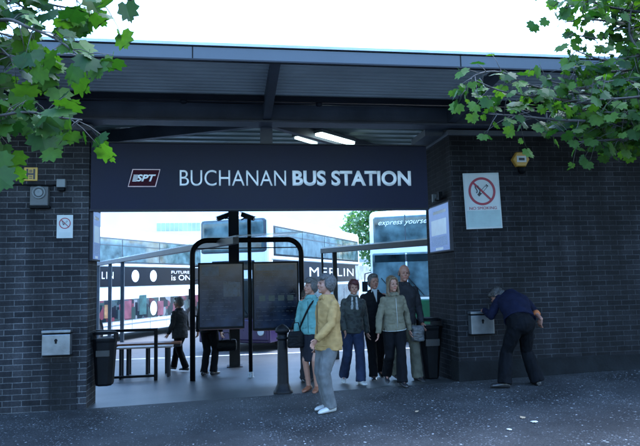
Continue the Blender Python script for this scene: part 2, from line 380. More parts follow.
# inner ceiling with shallow folds
b = MB(); prof = []; y = .22
while y < RY1: prof += [(y, 4.06), (y+.22, 4.06), (y+.24, 4.035), (y+.28, 4.035), (y+.30, 4.06)]; y += .30
vs = []
for (yy, zz) in prof: vs += [rp((RX0, yy, zz)), rp((RX1, yy, zz))]
b.add(vs, [(2*i, 2*i+1, 2*i+3, 2*i+2) for i in range(len(prof)-1)]); b.build('inner_ceiling', INNER, roof)
rbox('front_beam', (RX0, -.10, 3.84), (RX1, .06, 4.085), RIBM)
rbox('beam_flange', (RX0, -.16, 3.815), (RX1, .13, 3.84), RIBM)
rbox('gutter_angle', (RX0, -.50, 4.02), (RX1, -.44, 4.085), STEEL)
rbox('rear_beam', (RX0, RY1-.16, 3.75), (RX1, RY1, 4.12), RIBM)
b = MB().tube([rp((RX0,-.36,4.03)), rp((RX1,-.36,4.03))], .014, 8); b.build('conduit', STEEL, roof, smooth=True)
for x in (-7.6, -4.9, -2.2, .5, 3.2, 5.9, 8.6, 11.3):
    b = MB(); w_ = .055
    vs = [rp(v) for v in ((x-w_,RY0+.05,4.03),(x+w_,RY0+.05,4.03),(x+w_,-.10,3.86),(x-w_,-.10,3.86),(x-w_,RY0+.05,4.10),(x+w_,RY0+.05,4.10),(x+w_,-.10,4.10),(x-w_,-.10,4.10))]
    b.add(vs, [(0,1,2,3),(7,6,5,4),(0,4,5,1),(1,5,6,2),(2,6,7,3),(3,7,4,0)])
    b.build('roof_rib', RIBM, roof)
for x, yy in ((-.62,-.40), (1.20,-.40)):
    MB().lathe(rp((x,yy,3.985)), [(.03,0),(.045,.01),(.045,.05),(.02,.06),(.02,.1)]).build('conduit_box', STEEL, roof, smooth=True)
# raking beams behind the front beam and the central column
for p, q in (((.5,.12,3.93),(-2.6,1.7,3.93)), ((.5,.12,3.93),(3.6,3.1,3.93)), ((-1.7,.1,3.93),(-3.4,1.2,3.93)), ((3.2,1.2,3.93),(6,4,3.93))):
    MB().beam(rp(p), rp(q), .10, .20).build('raking_beam', RIBM, roof)
col = rbox('column', (.42, .13, 3.45), (.59, .27, 3.95), RIBM)
rbox('side_bracket', (XR-.30, .2, 3.74), (XR-.01, .9, 3.84), LEDGE)

# fluorescent fittings above the sign
def fluor(p, q, label, wd=.12, tm=None):
    p = Vector(p); q = Vector(q); t = thing('fluorescent_light', label, 'light', p, 0, 'strip lights under the canopy')
    d = q-p
    MB().beam((0,0,.045), d+Vector((0,0,.045)), .16, .05).build('housing', PALEBOX, t)
    MB().beam((0,0,0), d, wd, .04).build('diffuser', tm or TUBE, t, bevel=.01)
fluor(atz(318,134,3.86), atz(352,143.5,3.86), 'long lit fluorescent strip above the word BUS on the sign')
fluor(atz(296,137.5,3.86), atz(316,143.5,3.86), 'smaller dimmer lit strip light just left of the long one', .07, mat('dim_fluorescent_diffuser', (.5,.6,.5), .4, var=0, emit=(.8, 1, .85), strength=.35))

# ------------------------------------------------------------------ station sign
sg = thing('station_sign', 'wide navy fascia sign reading BUCHANAN BUS STATION over the entrance', 'sign', (.48, 0, 2.61))
def sp(v): return (v[0]-.48, v[1], v[2]-2.61)
MB().box(sp((-1.88,.0,2.615)), sp((2.84,.12,3.53))).build('sign_panel', SIGNM, sg, bevel=.004)
MB().box(sp((-1.89,-.012,2.595)), sp((2.85,.13,2.617))).build('bottom_trim', STEEL, sg)
MB().box(sp((-1.89,-.012,3.531)), sp((2.85,.13,3.548))).build('top_trim', STEEL, sg)
text_mesh('BUCHANAN', 'lettering', WHITE, sg, sp((-.705,-.001,2.940)), 1.47, .222, bold=-.004)
text_mesh('BUS STATION', 'lettering', WHITE, sg, sp((.855,-.001,2.941)), 1.735, .222, bold=.034)
# logo plate: a slanted rounded parallelogram with an outline
def para(x0, x1, z0, z1, sh, y, inset=0, th=.004):
    x0 += inset; x1 -= inset; z0 += inset; z1 -= inset
    a = [(x0, z0), (x1-sh, z0), (x1, z1), (x0+sh, z1)]
    vs = [sp((x, y, z)) for x, z in a] + [sp((x, y-th, z)) for x, z in a]
    return vs, [(0,1,2,3),(7,6,5,4),(0,4,5,1),(1,5,6,2),(2,6,7,3),(3,7,4,0)]
lg = MB().add(*para(-1.395,-.965,2.925,3.170,.06,-.001)).build('logo_plate', LOGOLINE, sg)
MB().add(*para(-1.395,-.965,2.925,3.170,.06,-.0052,.011,.003)).build('logo_field', LOGO, lg)
text_mesh('SPT', 'logo_lettering', WHITE, lg, sp((-1.285,-.009,2.998)), .262, .098, bold=.035, shear=.3, ext=.002)
b = MB()
for k in range(5):
    z = 3.0+k*.02; b.box(sp((-1.335+k*.004, -.011, z)), sp((-1.27+k*.004, -.0085, z+.010)))
b.build('logo_stripes', WHITE, lg)

# ------------------------------------------------------------------ wall fittings, left
def box_th(name, label, cat, c, size, m, bevel=.006, part='body'):
    t = thing(name, label, cat, c); MB().box((-size[0]/2, -size[1], -size[2]/2), (size[0]/2, 0, size[2]/2)).build(part, m, t, bevel=bevel); return t
t = thing('hydrant_sign', 'small yellow hydrant plate with a black H on the left wall', 'sign', (-2.642, 0, 3.095))
MB().box((-.085,-.012,-.09), (.085,0,.09)).build('plate', YELLOW, t, bevel=.004)
b = MB(); b.box((-.055,-.016,-.07),(-.032,-.0125,.07)); b.box((.032,-.016,-.07),(.055,-.0125,.07)); b.box((-.0315,-.016,-.012),(.0315,-.0125,.012)); b.build('letter_h', INK, t)
b = MB()
for z in (.05,.03,-.03,-.055):
    MB().box((-.02,-.015,z-.006),(.02,-.0125,z+.006)).build('figure', INK, t)
t = thing('alarm_sounder', 'grey box with round white sounder under the yellow hydrant plate', 'alarm', (-2.51, 0, 2.80))
MB().box((-.115,-.09,-.14),(.115,0,.12)).build('housing', GREYBOX, t, bevel=.015)
MB().lathe((0,-.09,.035), [(.085,0),(.085,.012),(.07,.022),(.066,.016),(.03,.02),(.0,.024)], axis=(0,-1,0)).build('sounder_disc', PALEBOX, t, smooth=True)
b = MB().lathe((0,-.1,.035), [(.060,.008),(.060,.016),(.052,.016),(.052,.008)], axis=(0,-1,0)); b.build('grille_ring', GREYBOX, t, smooth=True)
MB().box((-.13,-.07,-.165),(.13,0,-.142)).build('base_ledge', BLACKPL, t)
t = thing('junction_box', 'small pale junction box at the end of a black cable', 'box', (-2.245, 0, 2.965))
MB().box((-.055,-.07,-.055),(.055,0,.055)).build('housing', PALEBOX, t, bevel=.006)
MB().box((-.045,-.06,-.10),(.045,0,-.058)).build('gland', BLACKPL, t, bevel=.005)
t = tag(MB().tube([(-2.31,-.012,2.945),(-2.42,-.012,2.942),(-2.7,-.012,2.95),(-3.2,-.014,2.955),(-6,-.012,2.96)], .011, 8).build('cable', BLACKPL, None, smooth=True), 'black cable clipped along the left wall to the pale junction box', 'cable')

def nosmoke(c, W, H, label, big, tilt=0.):
    t = thing('no_smoking_sign', label, 'sign', c); t.rotation_euler = (0, tilt, 0)
    MB().box((-W/2,-.008,-H/2),(W/2,0,H/2)).build('board', SIGNWHITE, t, bevel=.002)
    R = W*.375 if big else W*.36; cz = H*.17 if big else H*.14; th = R*(.17 if big else .15)
    if big:
        MB().box((-W/2+.022,-.0105,-H/2+.025),(W/2-.022,-.0085,-H*.175)).build('text_panel', SIGNPALE, t)
        b = MB(); e = .014
        for a_, b_ in (((-W/2+e,0,-H/2+e),(-W/2+e+.004,0,H/2-e)),((W/2-e-.004,0,-H/2+e),(W/2-e,0,H/2-e)),((-W/2+e,0,H/2-e-.004),(W/2-e,0,H/2-e)),((-W/2+e,0,-H/2+e),(W/2-e,0,-H/2+e+.004))):
            b.box((a_[0],-.0105,a_[2]),(b_[0],-.0085,b_[2]))
        b.build('border_line', GREYINK, t)
    b = MB(); n = 48; vs = []
    for k in range(n):
        a = 2*math.pi*k/n
        for r in (R, R-th):
            for yy in (-.0085, -.012): vs.append((r*math.cos(a), yy, cz+r*math.sin(a)))
    fs = []
    for k in range(n):
        i = 4*k; j = 4*((k+1) % n)
        fs += [(i+1, j+1, j+3, i+3), (i, i+2, j+2, j), (i, j, j+1, i+1), (i+2, i+3, j+3, j+2)]
    b.add(vs, fs)
    r = R-th*.5
    b.beam((-r*.707,-.0125,cz+r*.707),(r*.707,-.0125,cz-r*.707), th*.85, .002, up=(0,1,0))
    b.build('prohibition_ring', RED, t)
    b = MB()
    b.beam((-R*.30,-.0108,cz-R*.30),(R*.34,-.0108,cz+R*.34), R*.20, .002, up=(0,1,0), mi=0)
    b.beam((R*.37,-.0108,cz+R*.37),(R*.43,-.0108,cz+R*.43), R*.20, .002, up=(0,1,0), mi=0)
    b.build('cigarette', INK, t)
    MB().beam((-R*.10,-.0120,cz-R*.10),(R*.31,-.0120,cz+R*.31), R*.13, .001, up=(0,1,0)).build('cigarette_paper', SIGNWHITE, t)
    b = MB()
    for (cx_, s_) in ((-.42,1), (-.22,1)):
        pts = [Vector((R*(cx_+.07*math.sin(k*1.1)), -.0112, cz+R*(-.12+.13*k*.8))) for k in range(6)]
        b.tube(pts, R*.035, 6)
    b.build('smoke_curl', INK, t, smooth=True)
    if big:
        text_mesh('NO SMOKING', 'wording', RED, t, (0,-.009,-H*.158), W*.76, H*.052, bold=0, ext=.002, align='CENTER')
        b = MB(); random.seed(4)
        for k in range(6):
            z = -H*.21-k*H*.044; x = -W*.37
            while x < W*.36:
                wd = random.uniform(.02,.06); b.box((x,-.0125,z-.004),(min(x+wd,W*.38),-.0107,z+.004)); x += wd+.014
        b.build('small_print', GREYINK, t)
    else:
        b = MB()
        for k in range(4): b.box((-W*.36,-.0105,-H*.28-k*H*.055-.002),(W*(.36 if k<3 else .1),-.0085,-H*.28-k*H*.055+.002))
        b.build('small_print', GREYINK, t)
    return t
nosmoke((-2.199,-.002,2.39), .205, .31, 'small white no smoking notice on the left wall below the junction box', False)
nosmoke((3.672,-.002,2.72), .56, .83, 'large NO SMOKING sign with red ring on the right wall', True, RAD(-1.6))

# ash boxes
def ashbox(c, label):
    t = thing('ashtray_box', label, 'ashtray', c, 0, 'wall mounted ashtray boxes')
    W, H, Dp = .345, .32, .12
    b = MB().box((-W/2,-Dp,-H/2),(W/2,-.002,H/2-.055)); b.build('body', STAINLESS, t, bevel=.008)
    MB().box((-W/2-.006,-Dp-.008,H/2-.035),(W/2+.006,-.002,H/2)).build('lid', STAINLESS, t, bevel=.006)
    MB().box((-W/2+.01,-Dp+.012,H/2-.056),(W/2-.01,-.01,H/2-.034)).build('slot', BLACK, t)
    b = MB().box((-.012,-Dp-.006,-.01),(.012,-Dp,.05)); b.lathe((0,-Dp,.03),[(.018,0),(.018,.012),(.0,.013)],axis=(0,-1,0),n=12); b.build('lock', BLACK, t)
    MB().box((-W/2-.008,-.02,-H/2-.03),(W/2+.008,-.001,-H/2-.002)).build('back_plate', BLACK, t)
    return t
ashbox((-2.255,0,.875), 'stainless steel ashtray box on the left brick wall')
ashbox((3.54,0,.945), 'stainless steel ashtray box on the right wall being emptied by the bending man')

# alarm bell on right wall
t = thing('alarm_bell_box', 'yellow hexagonal alarm box high on the right wall beside leaves', 'alarm', (4.285,0,3.335))
b = MB(); vs = []
for yy, rr in ((0,.135),(-.06,.135),(-.075,.12)):
    for k in range(6): a = math.pi/3*k; vs.append((rr*math.cos(a), yy, rr*.93*math.sin(a)))
b.add(vs, [tuple(range(6)), tuple(range(12,18))]+[(r*6+k, r*6+(k+1)%6, r*6+6+(k+1)%6, r*6+6+k) for r in range(2) for k in range(6)]); b.build('hexagonal_cover', AMBER, t)
b = MB(); b.box((-.075,-.081,-.045),(.075,-.0755,.05)); b.build('name_panel', SIGNWHITE, t, bevel=.004)
MB().box((-.045,-.084,-.02),(.045,-.0815,.02)).build('printed_mark', INK, t)
t = thing('security_camera', 'small black dome camera under the yellow hexagonal alarm box', 'camera', (4.29,0,3.16))
MB().lathe((0,-.06,0), [(.0,-.045),(.03,-.04),(.052,-.015),(.058,.01),(.06,.03),(.06,.045)]).build('dome', BLACKPL, t, smooth=True)
MB().box((-.02,-.06,.015),(.02,0,.04)).build('arm', BLACKPL, t)

# poster cases on the door reveals
POST = mat('poster_print', (.22,.30,.48), .35, var=.55, scale=5)
def poster(x, y0, y1, z0, z1, sgn, label):
    t = thing('poster_case', label, 'poster', (x, (y0+y1)/2, z0)); h = (y1-y0)/2; H = z1-z0
    MB().box((0,-h,0),(sgn*.05,h,H)).build('frame', STEEL, t, bevel=.004)
    xf = sgn*.052
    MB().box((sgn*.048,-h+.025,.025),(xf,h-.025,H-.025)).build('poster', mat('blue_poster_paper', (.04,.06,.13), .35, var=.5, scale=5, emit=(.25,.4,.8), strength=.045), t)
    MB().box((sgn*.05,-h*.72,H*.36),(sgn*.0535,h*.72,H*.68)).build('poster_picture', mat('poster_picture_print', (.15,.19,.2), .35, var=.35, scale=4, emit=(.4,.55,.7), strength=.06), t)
    MB().box((sgn*.05,-h*.72,H*.80),(sgn*.0537,h*.5,H*.86)).build('poster_heading', WHITE, t)
    MB().box((sgn*.05,-h*.35,H*.05),(sgn*.0537,h*.35,H*.10)).build('poster_footer', WHITE, t)
    b = MB(); random.seed(9)
    for k in range(7):
        yy = -h*.75
        while yy < h*.7:
            wd = random.uniform(.02,.1); b.box((sgn*.05,yy,H*(.14+.028*k)),(sgn*.0535,min(yy+wd,h*.75),H*(.15+.028*k))); yy += wd+.03
    b.build('poster_print_lines', GREYINK, t)
    return t
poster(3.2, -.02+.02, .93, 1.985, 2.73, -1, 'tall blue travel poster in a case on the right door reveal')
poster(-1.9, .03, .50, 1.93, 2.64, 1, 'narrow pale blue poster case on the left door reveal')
b = thing('lamp_bracket', 'black bracket fitting above the blue poster on the right', 'bracket', (3.2,.45,2.80))
MB().box((-.06,-.22,.0),(0,.22,.03)).build('bar', BLACK, b)
for yy in (-.15,.12): MB().box((-.09,yy,-.02),(-.03,yy+.05,.10)).build('clamp', PALEBOX if yy > 0 else BLACK, b)

# ------------------------------------------------------------------ litter bins on the reveals
def bin_(c, w0, w1, d, H, label):
    t = thing('litter_bin', label, 'bin', c, 0, 'black litter bins either side of the entrance')
    def sec(z, k): return (0,0,z), (k/2*1.08,0,0), (0,d/2*1.08,0)
    def ring(z, w_, dd):
        e = .22
        return [( w_/2, -dd/2+e*dd,z),(w_/2,dd/2-e*dd,z),(w_/2-e*w_,dd/2,z),(-w_/2+e*w_,dd/2,z),(-w_/2,dd/2-e*dd,z),(-w_/2,-dd/2+e*dd,z),(-w_/2+e*w_,-dd/2,z),(w_/2-e*w_,-dd/2,z)]
    b = MB(); vs = ring(0,w0*.9,d*.8)+ring(.03,w0,d*.9)+ring(H*.8,w1,d)+ring(H*.84,w1*1.06,d*1.06)+ring(H*.87,w1*1.06,d*1.06)
    b.add(vs, [tuple(range(8)), tuple(range(32,40))]+[(r*8+k, r*8+(k+1)%8, r*8+8+(k+1)%8, r*8+8+k) for r in range(4) for k in range(8)])
    b.build('body', BLACKPL, t, bevel=.006)
    b = MB()
    for sx_ in (-1,1): b.box((sx_*w1/2-.012, -d/2+.04, H*.86),(sx_*w1/2+.012, d/2-.04, H*.96))
    b.build('hood_post', BLACKPL, t)
    MB().loft([((0,0,H*.95),(w1*.55,0,0),(0,d*.53,0)),((0,0,H*.98),(w1*.55,0,0),(0,d*.53,0)),((0,0,H),(w1*.44,0,0),(0,d*.42,0))], 20).build('hood', BLACKPL, t, smooth=False, bevel=.006)
    MB().box((-w1*.3,-d/2-.006,H*.55),(w1*.3,-d/2+.03,H*.66)).build('label_plate', mat('faded_bin_label', (.006,.007,.009), .5, var=.3, scale=20), t)
    return t
bin_((-1.73,.30,.25), .22, .29, .30, .72, 'black litter bin on the left door reveal beside the railing')
bin_((3.00,.72,gz(3,.7)), .22, .36, .40, .92, 'black tapered litter bin at the right brick corner behind the group')

# ------------------------------------------------------------------ map and timetable stand
st = thing('information_stand', 'black tubular stand holding two dark timetable boards', 'stand', (.26, 2.6, gz(.26,2.6)))
sy = 2.6; ox, oz = .26, gz(.26,2.6)
def ip(px, py, y=sy): v = aty(px, py, y); return Vector((v.x-ox, y-sy, v.z-oz))
zt = (ip(247,240)).z; xl = ip(192.5,300).x; xr = ip(302,300).x; rc = .26
pts = [Vector((xl,0,-.02)), Vector((xl,0,zt-rc))]
for k in range(1, 8): a = math.pi/2*k/8; pts.append(Vector((xl+rc-rc*math.cos(a),0,zt-rc+rc*math.sin(a))))
pts += [Vector((xl+rc,0,zt)), Vector((xr-rc,0,zt))]
for k in range(1, 8): a = math.pi/2*k/8; pts.append(Vector((xr-rc+rc*math.sin(a),0,zt-rc+rc*math.cos(a))))
pts += [Vector((xr,0,zt-rc)), Vector((xr,0,-.02))]
MB().tube(pts, .048, 14).build('hoop_frame', BLACK, st, smooth=True)
SCREEN = mat('dark_timetable_glass', (.010,.017,.036), .14, var=.8, scale=4, spec=.5)
for (a, c, yy) in (((198,263),(244.5,328),0), ((252,262),(299.5,329),0)):
    p = ip(*a); q = ip(*c)
    fr = MB().box((p.x,-.03,q.z),(q.x,.03,p.z)).build('board', BLACK, st, bevel=.006)
    MB().box((p.x+.03,-.036,q.z+.04),(q.x-.03,-.031,p.z-.03)).build('timetable_glass', SCREEN, fr)
    b = MB(); random.seed(int(a[0]))
    rows = 13
    for k in range(rows):
        z = p.z-.12-(p.z-q.z-.22)*k/rows; x = p.x+.07
        while x < q.x-.12:
            wd = random.uniform(.02,.12)
            if random.random() < .75: b.box((x,-.0375,z-.004),(min(x+wd,q.x-.06),-.0362,z+.004))
            x += wd+.03
    b.build('timetable_print', mat('dim_timetable_print', (.015,.021,.036), .4, var=.3), fr)
    for (u0, u1, v0, v1) in (((.08,.45,.06,.20),(.55,.92,.30,.52)) if a[0] < 240 else ((.08,.92,.05,.13),)):
        MB().box((p.x+(q.x-p.x)*u0,-.0378,p.z-(p.z-q.z)*v1),(p.x+(q.x-p.x)*u1,-.0362,p.z-(p.z-q.z)*v0)).build('notice', mat('dim_blue_notice', (.014,.024,.045), .3, var=.7, scale=14), fr)
    if a[0] > 240:
        b = MB(); 
        for k in range(4): b.box((p.x+.12+k*.17,-.038,q.z+.52),(p.x+.23+k*.17,-.0364,q.z+.62))
        b.build('green_panels', mat('dim_green_print', (.014,.028,.024), .4, var=.4, scale=20), fr)
    MB().box((p.x+.02,-.038,q.z-.012),(q.x-.02,.02,q.z-.001)).build('bottom_strip', mat('rusty_strip', (.07,.025,.02), .6, var=.4, scale=9), fr)
b = MB()
for x in (xl, xr):
    for z in (ip(0,270).z, ip(0,322).z):
        e = ip(198,263).x if x < 0 else ip(299.5,263).x
        b.tube([(x,0,z),(e,0,z)], .014, 8)
b.build('side_bracket', BLACK, st, smooth=True)
MB().tube([(xl,0,ip(247,248).z),(xr,0,ip(247,248).z)], .010, 8).build('cross_wire', BLACK, st, smooth=True)
# thin central post of the stand with pale foot
px_ = ip(250,300).x
MB().tube([(px_,0,-.02),(px_,0,ip(250,219).z)], .035, 12).build('centre_post', BLACK, st, smooth=True)
MB().lathe((px_,0,-.01), [(.06,0),(.06,.02),(.045,.03),(.042,.10),(.037,.11)]).build('post_foot', mat('scuffed_metal_foot', (.2,.22,.24), .5, var=.4, scale=30), st, smooth=True)

# camera pole
g = Vector((.04, 5.0, gz(.04, 5.0)))
cp = thing('camera_pole', 'tall dark square pole behind the timetable boards', 'pole', g)
MB().box((-.115,-.115,-.05),(.115,.115,4.35)).build('post', STEEL, cp, bevel=.012)
MB().box((-.17,-.17,-.03),(.17,.17,.03)).build('base_plate', STEEL, cp, bevel=.008)
def cctv(tip, root, label):
    root = Vector(root); tip = Vector(tip); t = thing('security_camera', label, 'camera', root, 0, 'cameras on the dark pole')
    d = (tip-root); dn = Vector((d.x, d.y, 0)).normalized()
    q = d*.55
    MB().tube([(0,0,0), q*.6+Vector((0,0,.02)), q], .016, 8).build('arm', BLACK, t, smooth=True)
    ax = (dn*1.0+Vector((0,-.35,-.42))).normalized()
    MB().beam(q-ax*.13+Vector((0,0,.05)), q+ax*.19+Vector((0,0,.05)), .10, .095).build('housing', STEEL, t, bevel=.012)
    MB().beam(q-ax*.14+Vector((0,0,.105)), q+ax*.23+Vector((0,0,.105)), .125, .012).build('sunshield', STEEL, t)
    MB().lathe(q+ax*.192+Vector((0,0,.045)), [(.035,0),(.035,.015),(.02,.015),(.0,.01)], axis=ax).build('lens', SCREEN, t, smooth=True)
r_ = aty(236,219,5.0)
cctv(r_+Vector((-.35,-.1,.02)), r_+Vector((-.115,-.03,-.02)), 'left of two cameras on the dark pole, pointing left')
cctv(r_+Vector((.33,-.1,.02)), r_+Vector((.115,-.03,-.02)), 'right of two cameras on the dark pole, pointing right')

# ------------------------------------------------------------------ bollard
bl = thing('bollard', 'black cast iron bollard with ringed head in front of the boards', 'bollard', (.69,.16,gz(.69,.16)))
MB().lathe((0,0,-.02), [(.135,0),(.135,.05),(.115,.07),(.10,.11),(.086,.14),(.082,.16),(.068,.74),(.068,.755),(.086,.765),(.088,.785),(.072,.795),(.072,.845),(.098,.855),(.101,.885),(.092,.91),(.058,.945),(.02,.966),(0,.97)], 28).build('shaft', CAST, bl, smooth=True)
# ------------------------------------------------------------------ railing, bench
ry = 2.7
def rl(px, py, y): v = aty(px, py, y); return v
p0 = rl(156,329,3.1); p1 = Vector((-2.55, 3.1, 0))
rg = thing('railing', 'low black square bar railing in front of the bench', 'railing', (p0.x, 3.1, gz(p0.x,3.1)))
zb = gz(p0.x,3.1); H = p0.z-zb
b = MB(); b.box((-.03,-.03,-.03),(.03,.03,H-.035)); b.build('post', BLACK, rg)
MB().box((-1.5,-.03,-.03),(-1.44,.03,H-.035)).build('post', BLACK, rg)
MB().box((-1.5,-.032,H-.035),(.03,.032,H+.015)).build('top_rail', BLACK, rg)
MB().box((-1.44,-.02,.06),(-.03,.02,.10)).build('lower_rail', BLACK, rg)
WOOD = mat('orange_brown_bench_wood', (.16,.06,.025), .45, var=.3, scale=8)
a = aty(112,345,4.3); c_ = aty(168,341,4.3)
bn = thing('bench', 'long wooden topped bench behind the low railing', 'bench', (a.x,4.3,gz(a.x,4.3)))
Hb = a.z-gz(a.x,4.3); L = c_.x-a.x+.25
for k in range(3): MB().box((-.3,-.02+k*.13,Hb-.03),(L,.09+k*.13,Hb+.01)).build('slat', WOOD, bn, bevel=.006)
MB().box((-.3,-.03,Hb-.08),(L,.36,Hb-.034)).build('seat_frame', STEEL, bn)
for k in range(4):
    x = -.1+k*(L-.1)/3.3
    MB().box((x,.02,-.02),(x+.05,.08,Hb-.082)).build('leg', STEEL, bn); MB().box((x,.27,-.02),(x+.05,.33,Hb-.082)).build('leg', STEEL, bn)
a = aty(122,352,3.7)
lw = thing('low_table', 'short pale topped bench between railing and long bench', 'bench', (a.x+.35,3.7,gz(a.x,3.7)))
Hb2 = aty(122,347,3.7).z-gz(a.x,3.7)
MB().box((-.45,-.16,Hb2-.03),(.6,.16,Hb2)).build('seat', mat('pale_seat_board', (.22,.19,.17), .5, var=.2), lw, bevel=.006)
for x in (-.38,.5):
    for yy in (-.12,.08): MB().box((x,yy,-.02),(x+.045,yy+.045,Hb2-.032)).build('leg', STEEL, lw)

# ------------------------------------------------------------------ glazed bus stand shelters
SH = mat('shelter_grey_steel', (.045,.055,.065), .45, metal=.2, var=.15)
def glass(name, col=(.6,.75,.8), a=.25):
    m, t, b = newmat(name); b.inputs['Base Color'].default_value = col+(1,); b.inputs['Roughness'].default_value = .05
    tr = t.nodes.new('ShaderNodeBsdfTransparent'); mx = t.nodes.new('ShaderNodeMixShader'); mx.inputs[0].default_value = a
    lk(t, tr.outputs[0], mx.inputs[1]); lk(t, b.outputs[0], mx.inputs[2]); lk(t, mx.outputs[0], t.nodes['Material Output'].inputs[0]); return m
GL = glass('clear_shelter_glass', a=.12)
def shelter(A, B, posts, label):
    A = Vector(A); B = Vector(B); t = thing('bus_stand_shelter', label, 'shelter', (A.x,A.y,gz(A.x,A.y)), 0, 'grey shelters at the bus stands')
    oz = gz(A.x, A.y); D_ = B-A; d = D_.normalized(); n = Vector((-d.y,d.x,0))
    if n.y < 0: n = -n
    z = A.z-oz
    MB().beam((0,0,z), D_+Vector((0,0,z)), .11, .12).build('eaves_beam', SH, t, bevel=.01)
    b = MB(); q = [Vector((0,0,z+.06)), D_+Vector((0,0,z+.06)), D_+n*1.3+Vector((0,0,z+.16)), n*1.3+Vector((0,0,z+.16))]
    b.add(q+[v+Vector((0,0,.03)) for v in q], [(3,2,1,0),(4,5,6,7),(0,1,5,4),(1,2,6,5),(2,3,7,6),(3,0,4,7)]); b.build('roof_glass', glass('roof_glass', (.5,.62,.68), .45), t)
    for k in posts:
        pw = .05 if k == 0 else .10
        P = D_*k; g_ = gz(A.x+P.x, A.y+P.y)-oz
        if A.y+P.y > KERB_Y: g_ = APRON-oz
        MB().beam((P.x,P.y,g_-.03),(P.x,P.y,z-.061), pw, pw).build('post', SH, t)
    return t
A = atz(97,264.5,2.3); B = atz(236,240.5,2.3)
shelter(A, B, (.02,.18,.32), 'long grey shelter beam and posts left of the timetable boards')
A = atz(322,251,2.3); B = atz(436,242,2.3)
shelter(A, B, (.0,.13,.97), 'grey shelter beam in front of the right hand bus')

# ------------------------------------------------------------------ double decker buses
BUSW = mat('bus_white_paint', (.80,.82,.80), .25, var=.05, scale=2)
BUSG = mat('bus_window_glass', (.075,.12,.125), .07, var=.6, scale=2.2, spec=.45)  # colour mottle painted in to imitate reflections in the panes
BUSGD = mat('dark_cab_glass', (.010,.018,.02), .08, var=.6, scale=1.5, spec=.3)
BUSBLK = mat('black_advert_board', (.004,.006,.010), .4, var=.3, scale=1, spec=.2)
PURPLE = mat('purple_bus_paint', (.022,.010,.045), .3, var=.1)
MAG = mat('magenta_bus_paint', (.16,.012,.04), .3, var=.1)
RUB = mat('tyre_rubber', (.02,.02,.02), .8, var=.2)
HUBM = mat('wheel_hub_grey', (.3,.3,.3), .45, metal=.4, var=.2)
PINK = mat('pink_poster', (.16,.05,.07), .5, var=.6, scale=2.2)
TEAL = mat('teal_poster', (.03,.09,.085), .5, var=.6, scale=2.5)
ORNG = mat('orange_poster', (.25,.14,.06), .5, var=.6, scale=3)
BGREEN = mat('green_bus_panel', (.008,.07,.025), .35, var=.4, scale=2)
P2 = Vector((1.14, 10.36, 0)); BD = Vector((.454,.891,0)); BP = Vector((.891,-.454,0)); ANG = math.atan2(.891,.454)
MIXED, t_, b_ = newmat('window_with_mixed_posters')
tc_ = t_.nodes.new('ShaderNodeTexCoord'); mp_ = t_.nodes.new('ShaderNodeMapping'); mp_.inputs['Scale'].default_value = (3.2, 1, 2.6); lk(t_, tc_.outputs['Object'], mp_.inputs[0])
vo_ = t_.nodes.new('ShaderNodeTexVoronoi'); vo_.distance = 'CHEBYCHEV'; vo_.inputs['Scale'].default_value = 1.0; lk(t_, mp_.outputs[0], vo_.inputs['Vector'])
sc_ = t_.nodes.new('ShaderNodeSeparateColor'); lk(t_, vo_.outputs['Color'], sc_.inputs[0])
cr_ = t_.nodes.new('ShaderNodeValToRGB'); cr_.color_ramp.interpolation = 'CONSTANT'; e_ = cr_.color_ramp.elements; e_[0].color = (.010,.02,.025,1); e_[1].position = .30; e_[1].color = (.05,.075,.08,1)
for p__, c__ in ((.48,(.14,.045,.06,1)),(.60,(.20,.21,.21,1)),(.70,(.035,.06,.055,1)),(.78,(.012,.014,.02,1)),(.90,(.07,.025,.03,1))):
    q__ = e_.new(p__); q__.color = c__
lk(t_, sc_.outputs[0], cr_.inputs[0]); lk(t_, cr_.outputs[0], b_.inputs['Base Color']); b_.inputs['Roughness'].default_value = .15; b_.inputs['Specular IOR Level'].default_value = .4
